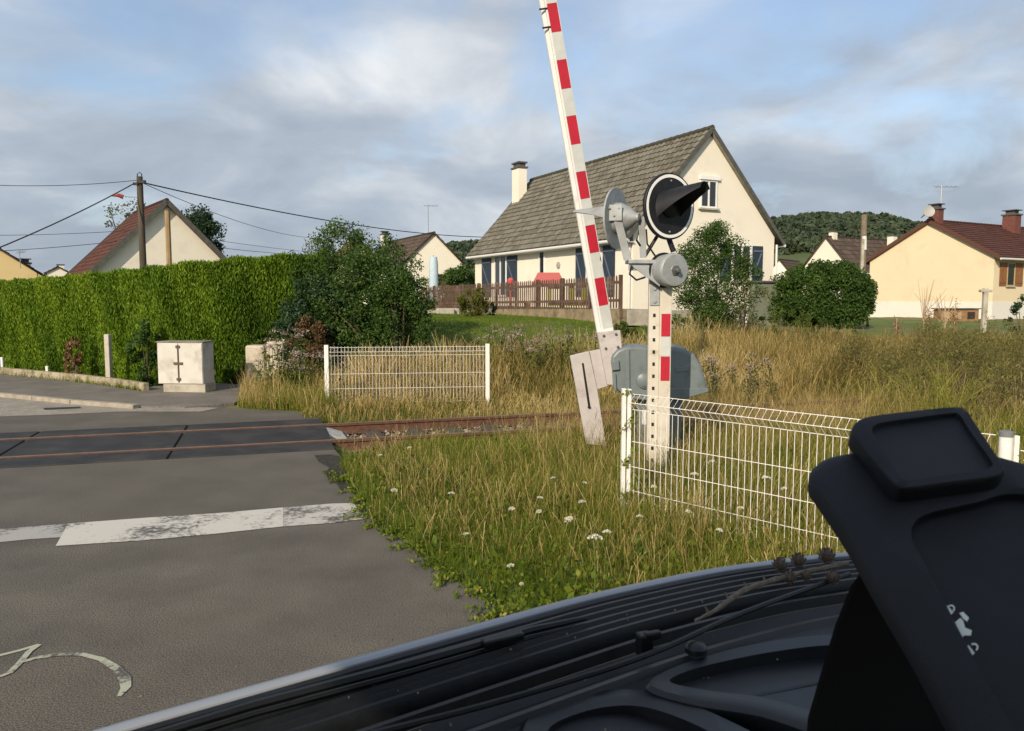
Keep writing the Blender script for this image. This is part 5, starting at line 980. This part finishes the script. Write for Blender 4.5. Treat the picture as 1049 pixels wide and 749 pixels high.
# lawns: short blades
def condW(x, y): a, d = AD(x, y); s_ = (x-FA.x)*Rv.x+(y-FA.y)*Rv.y; gg = (x-FA.x)*Gv.x+(y-FA.y)*Gv.y; return (d > 4.2) & infr(x, y, 330, 800) & ((gg < .0) | (s_ < -.3)) & (y < 34) & (rng.uniform(size=x.shape) < np.clip(17/y, 0, 1)**1.5)
x, y = scatter(120000, (-8, 12, 14, 34), condW); P = np.stack([x, y, terr(x, y)], 1)
lawnm = leafmat('lawn_grass', [(0, (.06, .11, .010)), (.5, (.115, .18, .018)), (1, (.19, .23, .035))], .35)
a, f, c = blades_np(P, rng.uniform(.03, .08, len(x)), rng.uniform(.012, .022, len(x)), rng.uniform(.2, 1, len(x)), rng.normal(.5, .2, len(x))+.12*patchn(x, y, .6), 1, tip=[1, .15]); tag(npmesh('lawn', a, f, lawnm, c), 'mown green lawn sloping up to the cream house', 'lawn', kind='stuff')
# tiny weeds along the pavement edge
x = np.concatenate([np.interp(rng.uniform(0, 1, 500), np.linspace(0, 1, 5), [p.x for p in kp])+rng.normal(0, .06, 500)]); tt_ = rng.uniform(0, 1, 900)
wx = np.interp(tt_, np.linspace(0, 1, 6), [p.x for p in wb]); wy = np.interp(tt_, np.linspace(0, 1, 6), [p.y for p in wb])-.12+rng.normal(0, .05, 900); P = np.stack([wx, wy, np.full(900, .035)], 1)
a, f, c = blades_np(P, rng.uniform(.04, .14, 900), rng.uniform(.01, .02, 900), rng.uniform(.2, 1, 900), rng.normal(.5, .2, 900), 2); tag(npmesh('pavement_weeds', a, f, grassm, c), 'small weeds along the foot of the low wall', 'weeds', kind='stuff')
# ---- white umbels and bindweed in the verge
umb = mat('umbel_white', (.55, .54, .44), .8); gst = mat('green_stem', (.09, .13, .03), .7)
def umbel():
    rt_ = root('wild_carrot', (0, 0, 0), 'x', 'wild flower', 'white wild flowers in the verge'); mb = MB(); mb.tube([(0, 0, 0), (.01, 0, .2), (0, .01, .40)], [.004, .003, .002], 5, False)
    for k in range(14): th = k*2.4; r = .035*math.sqrt(k/14); mb.tube([(0, .01, .40), (r*math.cos(th), .01+r*math.sin(th), .43)], .001, 3, False)
    mb.build('stem', gst, rt_); r_ = np.random.default_rng(5); ang = r_.uniform(0, 6.28, 150); rr = .045*np.sqrt(r_.uniform(0, 1, 150)); P_ = np.stack([rr*np.cos(ang), .01+rr*np.sin(ang), .435-rr*rr*6+r_.normal(0, .003, 150)], 1); a, f, c = leaf_np(P_, .011, ang*0, 0, 1.); npmesh('flower_head', a, f, umb, None, rt_); return rt_
um = umbel(); first = True
US = [(404, 497, .9, 'on the verge closest to the stop line'), (395, 466, .8, 'beside the end of the crossing deck'), (421, 457, .7, 'just in front of the near rail'), (461, 506, .8, 'alone in the middle of the verge'), (529, 517, .9, 'left of the loose white cluster'), (547, 510, .8, 'in the loose cluster left of the fence post, upper one'), (560, 517, .9, 'in the loose cluster left of the fence post, lower one'), (572, 490, .9, 'below the foot of the grey counterweight'), (591, 494, .8, 'upper right of the loose cluster'), (592, 524, 1., 'halfway between the cluster and the fence post'), (609, 552, 1.3, 'widest of the double bloom low near the fence post'), (618, 547, 1.1, 'smaller of the double bloom low near the fence post'), (531, 577, .7, 'nearest the road edge above the dashboard'), (535, 590, .6, 'lowest, just above the dashboard edge'), (600, 512, .8, 'close to the left of the fence post'), (663, 494, 1.1, 'behind the wire just right of the fence post'), (655, 530, .9, 'at the bottom wire right of the fence post'), (706, 486, 1.2, 'behind the wire at the middle of the panel'), (741, 470, 1.0, 'high behind the wire right of the mast'), (785, 490, 1.2, 'behind the wire towards the dashboard lid'), (694, 520, .9, 'low behind the wire panel'), (760, 520, .9, 'low behind the wire near the dashboard'), (815, 500, 1., 'behind the wire close to the dashboard lid'), (728, 540, .8, 'at the wire foot above the dashboard'), (482, 548, .7, 'near the road edge in the green grass'), (842, 470, 1., 'under the top of the wire left of the dashboard lid')]
for (u, v, s, l) in US:
    p = g(u, v, .40*s)
    if first: q = um; first = False; kids = []
    else:
        q = um.copy(); COL.objects.link(q)
        for chd in um.children: cc_ = chd.copy(); COL.objects.link(cc_); cc_.parent = q; cc_.matrix_parent_inverse = Matrix.Identity(4)
    q.location = (p.x, p.y, 0); q.rotation_euler = (rng.uniform(-.3, .3), rng.uniform(-.3, .3), rng.uniform(0, 6)); s2 = s*rng.uniform(.5, .85); q.scale = (s2, s2, .93*s); q['label'] = 'white flower '+l
for chd in um.children: chd.matrix_parent_inverse = Matrix.Identity(4)
# bindweed on the near fence post
P_ = []
for k in range(260): t = rng.uniform(.1, 1.05); th = t*22; P_.append((nA.x+.03+.05*math.cos(th)+rng.normal()*.02, nA.y-.02+.05*math.sin(th), hN*t*.95+rng.normal()*.01))
rt_ = root('bindweed', nA, 'green bindweed twining up the near white fence post', 'climber'); a, f, c = leaf_np(np.array(P_), .035, rng.uniform(.2, .9, 260), 0, 1.3); npmesh('leaves', a, f, grassm, c, rt_)
mb = MB(); mb.tube([(nA.x+.03+.05*math.cos(t*22/40), nA.y-.02+.05*math.sin(t*22/40), hN*t/40) for t in range(40)], .0025, 4); mb.build('stem', gst, rt_)

# leaf litter and pebbles scattered on the asphalt
def condA(x, y): return inpoly(x, y, roadpoly) & infr(x, y, 0, 700)
x, y = scatter(260, (-5, 2, 3.2, 9.5), condA); P = np.stack([x, y, np.full(len(x), .012)], 1); a, f, c = leaf_np(P, .02, rng.uniform(0, 1, len(x)), 0, 1.6); a[:, 2] = .006+np.abs(a[:, 2]-.012)*.35
tag(npmesh('leaf_litter', a, f, leafmat('litter', [(0, (.02, .018, .014)), (.6, (.05, .04, .03)), (1, (.30, .25, .16))], 0), c), 'tiny dead leaves and grit scattered over the asphalt', 'litter', kind='stuff')

# creeping weeds spilling over the asphalt edge
Pc = []
for i in range(2, 11):
    a_, b_ = RE[i-1] if i-1 < len(RE) else RE[-1], RE[min(i, len(RE)-1)]
    for k in range(7):
        t = rng.uniform(); u = a_[0]+(b_[0]-a_[0])*t; v = a_[1]+(b_[1]-a_[1])*t; p = g(u, v); L2 = rng.uniform(.05, .30)*(1 if rng.uniform() < .5 else .4); th = rng.uniform(2.6, 4.4)
        for q in range(int(26*L2/.15)+6): r = rng.uniform(-.3, 1)*L2; Pc.append((p.x+math.cos(th)*r+rng.normal()*.018, p.y+math.sin(th)*r+rng.normal()*.018, .012+rng.uniform(0, .035)))
Pc = np.array(Pc); a, f, c = leaf_np(Pc, .035, rng.normal(.38, .2, len(Pc)), 0, 1.6); a[:, 2] = np.maximum(a[:, 2], .004)
tag(npmesh('creeping_weeds', a, f, grassm, c), 'creeping leafy weeds spilling from the verge onto the asphalt', 'weeds', kind='stuff')

# long arching stems of the nearest broom
for k_, (u, Z, n_, h_, l) in enumerate(((962, 10.6, 150, 1.15, 'long arching yellow green stems fanning out above the dashboard lid'), (905, 12.4, 90, .95, 'thin green stems fanning out behind the wire fence, left of the arching ones'))):
    p = at(u, 440, Z); rt_ = root('arching_weed', (p.x, Z, 0), l, 'tall weed', 'arching weeds by the track'); Pq = np.stack([p.x+rng.normal(0, .12, n_), Z+rng.normal(0, .12, n_), np.zeros(n_)], 1)
    a, f, c = blades_np(Pq, h_*rng.uniform(.55, 1.1, n_), rng.uniform(.006, .011, n_), rng.uniform(.15, 1.0, n_), rng.normal(.75, .15, n_), 5, tip=[1, 1, .9, .8, .7, .4]); npmesh('stems', a, f, grassm, c, rt_)
    q = a.reshape(-1, 12, 3)[:, 4:].reshape(-1, 3); q = np.repeat(q, 2, 0)+rng.normal(0, .02, (len(q)*2, 3)); a, f, c = leaf_np(q, .035, rng.normal(.6, .2, len(q)), .6, 3.5); npmesh('leaves', a, f, grassm, c, rt_)

# ================================================================= CAMPERVAN (seen from inside)
ZD = 1.46
blk = mat('cowl_black_plastic', (.004, .0045, .005), .42, (.008, .009, .010), 30, bump=.15, bscale=300, spec=.35)
dsh = mat('dash_plastic', (.0065, .008, .011), .38, (.011, .013, .017), 20, bump=.12, bscale=420, spec=.45)
dsh2 = mat('lid_plastic', (.005, .006, .009), .55, (.008, .009, .013), 20, bump=.12, bscale=420, spec=.3)
paint = mat('silver_grey_paint', (.27, .29, .32), .35, spec=.6)
ep = [(-260, 880), (-60, 805), (110, 749), (300, 695), (420, 661.5), (520, 634), (600, 612.5), (680, 594.5), (740, 583), (790, 576), (860, 568), (1000, 560), (1150, 556)]
E = [g(u, v, ZD) for u, v in ep]
# resample with Catmull-Rom
def cr(P, n):
    out = []
    for i in range(len(P)-1):
        a, b, c, d = P[max(i-1, 0)], P[i], P[i+1], P[min(i+2, len(P)-1)]
        for k in range(n): t = k/n; out.append(.5*((2*b)+(c-a)*t+(2*a-5*b+4*c-d)*t*t+(3*b-3*c+d-a)*t**3))
    return out+[P[-1]]
E = cr(E, 5)
def inw(i): d = (E[min(i+2, len(E)-1)]-E[max(i-2, 0)]).normalized(); n = Vector((d.y, -d.x, 0)); return n
vr = root('campervan', (0, -.5, 0), 'dark dashboard, cowl and bonnet edge of the vehicle the picture is taken from', 'campervan')
def loft(prof, name, m, parent=vr, bev=0, smooth=True, i0=0, i1=None):
    mb = MB(); vs = []; ids = list(range(i0, i1 or len(E)))
    for i in ids: n = inw(i); vs += [E[i]+n*w+Vector((0, 0, dz)) for w, dz in prof]
    m_ = len(prof); mb.add(vs, [(a*m_+k, a*m_+k+1, (a+1)*m_+k+1, (a+1)*m_+k) for a in range(len(ids)-1) for k in range(m_-1)]); return mb.build(name, m, parent, smooth=smooth)
loft([(-.75, -.85), (-.55, -.60), (-.28, -.30), (-.08, -.075), (-.025, -.006), (-.012, -.001), (.0, .0), (.006, -.002), (.008, -.008), (.008, -.03)], 'bonnet', paint)
rb = [(.0085, -.02), (.011, -.003), (.018, .001), (.026, -.001)]
w = .030
for k in range(5): rb += [(w, -.010), (w+.004, -.011), (w+.007, .000), (w+.015, .001), (w+.019, -.006)]; w += .0225
rb += [(w, -.022), (w+.02, -.026), (w+.028, -.004), (w+.036, -.004), (w+.040, -.020)]
loft(rb, 'cowl_grille', blk); wc = w+.04
loft([(wc, -.021), (wc+.015, -.035), (wc+.045, -.036), (wc+.055, -.012), (wc+.066, -.010), (wc+.072, -.020), (wc+.10, -.030), (wc+.14, -.034), (wc+.30, -.04), (wc+.7, -.06), (wc+1.0, -.10)], 'dashboard', dsh)
# wiper lying on the cowl
def dpt(u, v, z): return g(u, v, z)
mb = MB(); wpz = [dpt(100, 770, 1.475), dpt(260, 722, 1.475), dpt(420, 680, 1.475), dpt(545, 645, 1.472), dpt(600, 633, 1.47)]; mb.tube(wpz, [.004, .006, .007, .006, .004], 6); mb.tube([p+Vector((0, .0, -.012)) for p in wpz], .004, 5); wi = mb.build('wiper', blk, vr, smooth=True)
mb = MB(); c = dpt(515, 655, 1.475); mb.box(c, (.07, .018, .012), (1, .55)); mb.build('wiper_joint', blk, wi, bevel=.003)
# thin dark rod and clip
mb = MB(); rp_ = [dpt(380, 752, 1.47), dpt(520, 716, 1.472), dpt(660, 672, 1.475), dpt(760, 628, 1.475), dpt(870, 588, 1.475)]; mb.tube(cr(rp_, 5), .0045, 7); mb.build('edge_trim', blk, vr, smooth=True)
mb = MB(); c = dpt(660, 660, 1.475); mb.box(c, (.022, .02, .035), (1, .4)); mb.box(c+V(.012, .0, .014), (.028, .012, .012), (1, .4)); mb.build('clip', blk, vr, bevel=.003)
mb = MB(); c = dpt(713, 668, 1.455); mb.lathe(c, (0, 0, 1), [(0, .017), (.008, .017), (.013, .013), (.016, .001)], 20); mb.build('knob', dsh, vr, smooth=True)
# tray rims
def rim(outer, inn, z, depth, name, m):
    O_ = [g(u, v, z) for u, v in outer]; I_ = [g(u, v, z-.004) for u, v in inn]
    def dens(P): P = P+[P[0]]; out = []
    def closed(P, n=5):
        out = []; N_ = len(P)
        for i in range(N_):
            a, b, c, d = P[(i-1) % N_], P[i], P[(i+1) % N_], P[(i+2) % N_]
            for k in range(n): t = k/n; out.append(.5*((2*b)+(c-a)*t+(2*a-5*b+4*c-d)*t*t+(3*b-3*c+d-a)*t**3))
        return out
    o_, i_ = closed(O_), closed(I_); n_ = len(o_); mb = MB(); dz = Vector((0, 0, -depth)); rings = [[p+dz for p in o_], [p+Vector((0, 0, -.006)) for p in o_], [o_[k].lerp(i_[k], .18) for k in range(n_)], [o_[k].lerp(i_[k], .7) for k in range(n_)], i_, [i_[k]+Vector((0, 0, -.008)) for k in range(n_)], [i_[k]+dz*.95 for k in range(n_)]]
    vs = sum(rings, []); fs = [(r*n_+k, r*n_+(k+1) % n_, (r+1)*n_+(k+1) % n_, (r+1)*n_+k) for r in range(len(rings)-1) for k in range(n_)]; fs.append([6*n_+k for k in range(n_)])
    mb.add(vs, fs); return mb.build(name, m, vr, smooth=True)
rim([(536, 765), (534, 738), (552, 722), (600, 706.5), (650, 703), (700, 715), (760, 740), (850, 790), (860, 840), (700, 850), (580, 820)], [(562, 775), (560, 752), (572, 739), (610, 726), (650, 723), (690, 733), (740, 757), (800, 800), (800, 825), (700, 830), (600, 808)], 1.445, .05, 'cup_tray', dsh)
rim([(663, 703), (676, 688), (720, 671), (780, 656), (850, 648), (930, 650), (940, 700), (900, 752), (850, 752), (780, 730), (710, 718)], [(687, 699), (700, 689), (735, 679), (790, 668), (850, 661), (905, 665), (905, 700), (880, 735), (840, 730), (780, 714), (730, 708)], 1.452, .05, 'storage_tray', dsh)
mb = MB(); 
for q in (((720, 712), (845, 684)), ((705, 703), (840, 674)), ((745, 722), (850, 700))): mb.tube([g(*q[0], 1.42), g(*q[1], 1.42)], .006, 6)
mb.build('tray_rib', blk, vr, smooth=True)
# opened lid with a raised pocket
pa, pb_, pc = at(831, 492, .82), at(1075, 492, .80), at(985, 749, .56); ln_ = (pb_-pa).cross(pc-pa).normalized(); ln_ = ln_ if ln_.dot(pa-Vector((0, 0, 2))) < 0 else -ln_     # towards the camera
def lp(u, v, off=0.): return onplane(u, v, pa, ln_)+ln_*off
def closedcr(P, n=4):
    out = []; N_ = len(P)
    for i in range(N_):
        a, b, c, d = P[(i-1) % N_], P[i], P[(i+1) % N_], P[(i+2) % N_]
        for k in range(n): t = k/n; out.append(.5*((2*b)+(c-a)*t+(2*a-5*b+4*c-d)*t*t+(3*b-3*c+d-a)*t**3))
    return out
def ringslab(outer, inner, th, off, name, m, parent, close_inner=None):
    o_ = closedcr([lp(u, v, off) for u, v in outer]); i_ = closedcr([lp(u, v, off) for u, v in inner]); n_ = len(o_); b_ = -ln_*th; dep = -ln_*(close_inner or th)
    cen_ = sum(o_, Vector())/n_
    rings = [[p+b_ for p in o_], [p-ln_*.006 for p in o_], [o_[k].lerp(i_[k], .06)-ln_*.0012 for k in range(n_)], [o_[k].lerp(i_[k], .16) for k in range(n_)], [o_[k].lerp(i_[k], .92) for k in range(n_)], [p-ln_*.004 for p in i_], [p+dep for p in i_]]
    fs = [(r*n_+k, r*n_+(k+1) % n_, (r+1)*n_+(k+1) % n_, (r+1)*n_+k) for r in range(6) for k in range(n_)]+[[6*n_+k for k in range(n_)], [k for k in range(n_)][::-1]]
    mb = MB(); mb.add(sum(rings, []), fs); return mb.build(name, m, parent, smooth=True)
lid = ringslab([(830, 489), (836, 474), (862, 462), (950, 452), (1010, 462), (1100, 500), (1180, 640), (1200, 800), (1110, 860), (1025, 830), (985, 752), (942, 672), (905, 610), (872, 552), (845, 512)],
               [(935, 548), (938, 532), (955, 522), (1000, 512), (1040, 503), (1100, 520), (1150, 640), (1160, 780), (1120, 830), (1080, 800), (1040, 740), (1010, 690), (985, 645), (962, 600), (945, 568)], .02, 0, 'open_lid', dsh2, vr, .012)
ringslab([(869, 455), (874, 444), (890, 438), (930, 433), (972, 429), (986, 432), (997, 448), (1022, 488), (1023, 497), (1010, 503), (965, 509), (925, 514), (912, 509), (893, 487), (878, 468)],
         [(892, 454), (895, 449), (905, 446), (940, 441), (970, 437), (979, 439), (988, 454), (1009, 484), (1010, 491), (1000, 495), (965, 500), (932, 505), (920, 502), (907, 484), (899, 467)], .02, .018, 'lid_pocket', dsh2, lid, .004)
icon = mat('icon_print', (.8, .85, .8), .6)
mb = MB(); eu = Vector((.86, .42)); 
def ic(pts, off=-.0112): mb.add([lp(u, v, off) for u, v in pts], [list(range(len(pts)))])
def lock(u, v, s, opened=False):
    c, s_ = math.cos(.9), math.sin(.9)
    R = lambda x, y: (u+(x*c-y*s_)*s, v+(x*s_+y*c)*s)
    ic([R(-3.5, 0), R(3.5, 0), R(3.5, 5), R(-3.5, 5)])
    arc = [R(3*math.cos(t), -3.2*math.sin(t)-.3+(-1.5 if opened else 0)) for t in [k*math.pi/8 for k in range(9)]]; arc2 = [R(1.8*math.cos(t), -2*math.sin(t)-.3+(-1.5 if opened else 0)) for t in [k*math.pi/8 for k in range(9)]]
    for k in range(8): ic([arc[k], arc[k+1], arc2[k+1], arc2[k]])
lock(977, 615, 1.35); lock(999, 656, 1.5, True)
ic([(976, 630), (981, 629), (987, 624), (990, 627), (992, 634), (999, 637), (998, 642), (991, 642), (988, 646), (984, 643), (981, 637)])
ic([(986, 619), (990, 618), (996, 624), (994, 628), (990, 625)])
mb.build('printed_icons', icon, lid)
# black bracket under the lid
mb = MB(); q = [(884, 578), (905, 604), (990, 752), (1000, 800), (818, 800), (824, 735), (840, 680), (852, 640), (868, 600)]
mb.prism([at(u, v, .80) for u, v in q], (.08, .05, 0)); mb.build('lid_bracket', mat('bracket_black', (.003, .003, .0035), .8), vr, bevel=.008)
# cab roof and rear bulkhead around the camera
vf = Vector((-.53, .848, 0)); vx_ = Vector((.848, .53, 0)); grey_head = mat('headlining', (.10, .10, .10), .9)
mb = MB(); mb.box(Vector((0, -.75, 2.52)), (1.9, 2.1, .06), vx_); mb.build('roof', paint, vr, bevel=.02)
mb = MB(); mb.box(Vector((.45, -1.6, 1.6)), (1.9, .04, 1.8), vx_); mb.build('bulkhead', grey_head, vr)
# ---- twig with small cones lying on the cowl
tw = root('cone_twig', g(790, 598, 1.47), 'dry larch twig with small round cones lying along the base of the windscreen', 'twig'); twm = mat('twig_bark', (.12, .095, .07), .9, (.20, .165, .125), 60, bump=.4, bscale=200)
tp_ = cr([g(712, 636, 1.478), g(735, 624, 1.482), g(760, 606, 1.484), g(790, 595, 1.486), g(825, 586, 1.486), g(868, 577, 1.486)], 6)
mb = MB(); mb.tube(tp_, [.0022+.0028*min(1, i/10)+.0007*math.sin(i*2.1) for i in range(len(tp_))], 8)
for i in (4, 9, 13, 17, 21): p = tp_[i]; mb.tube([p, p+V(rng.uniform(-.01, .01), .004, .012)], [.003, .0015], 5)
mb.build('stem', twm, tw, smooth=True)
def cone(c, r):
    mb = MB(); nS_ = 46
    for k in range(nS_):
        z = 1-2*(k+.5)/nS_; th = k*2.39996; d = Vector((math.sqrt(1-z*z)*math.cos(th), math.sqrt(1-z*z)*math.sin(th), z)); a = d.cross(Vector((.1, .2, 1))).normalized(); b = d.cross(a); up2 = (Vector((0, 0, 1))-d*d.z); up2 = up2.normalized() if up2.length > .01 else a; sd2 = d.cross(up2)
        p = c+d*r*.72; tip_ = c+d*r*1.05+up2*r*.16; mb.add([p-sd2*r*.22-up2*r*.2, p+sd2*r*.22-up2*r*.2, tip_+sd2*r*.20, tip_+up2*r*.07, tip_-sd2*r*.20], [(0, 1, 2, 3, 4)])
    mb.lathe(c-V(0, 0, r*.7), (0, 0, 1), [(0, .001), (r*.2, r*.5), (r*.7, r*.72), (r*1.2, r*.5), (r*1.4, .001)], 14); return mb.build('cone', mat('larch_cone', (.10, .075, .055), .85, (.19, .15, .115), 90), tw)
for u, v, z, r in ((799, 579, 1.492, .0145), (818, 574.5, 1.495, .015), (847, 570, 1.50, .0165), (809, 592, 1.484, .012), (826, 590, 1.484, .010), (853, 592, 1.484, .013)): cone(g(u, v, z), r)

mb = MB()
for k in range(90):
    p = g(rng.uniform(330, 860), rng.uniform(610, 745), 1.452); p.z = 1.452+.004
    if p.y < .7: continue
    i_ = min(range(len(E)), key=lambda q: (E[q]-p).length); w_ = (p-E[i_]).length
    if w_ < .02 or w_ > .33: continue
    q = Vector((p.x, p.y, ZD+(-.001 if w_ < .14 else -.024))); r = rng.uniform(.0008, .0022); mb.lathe(q, (0, 0, 1), [(0, r), (r, r*.6)], 5)
tag(mb.build('dust_crumbs', mat('crumbs', (.22, .19, .15), .9)), 'pale dust crumbs and plant bits strewn over the dark cowl and dashboard', 'crumbs', kind='stuff')
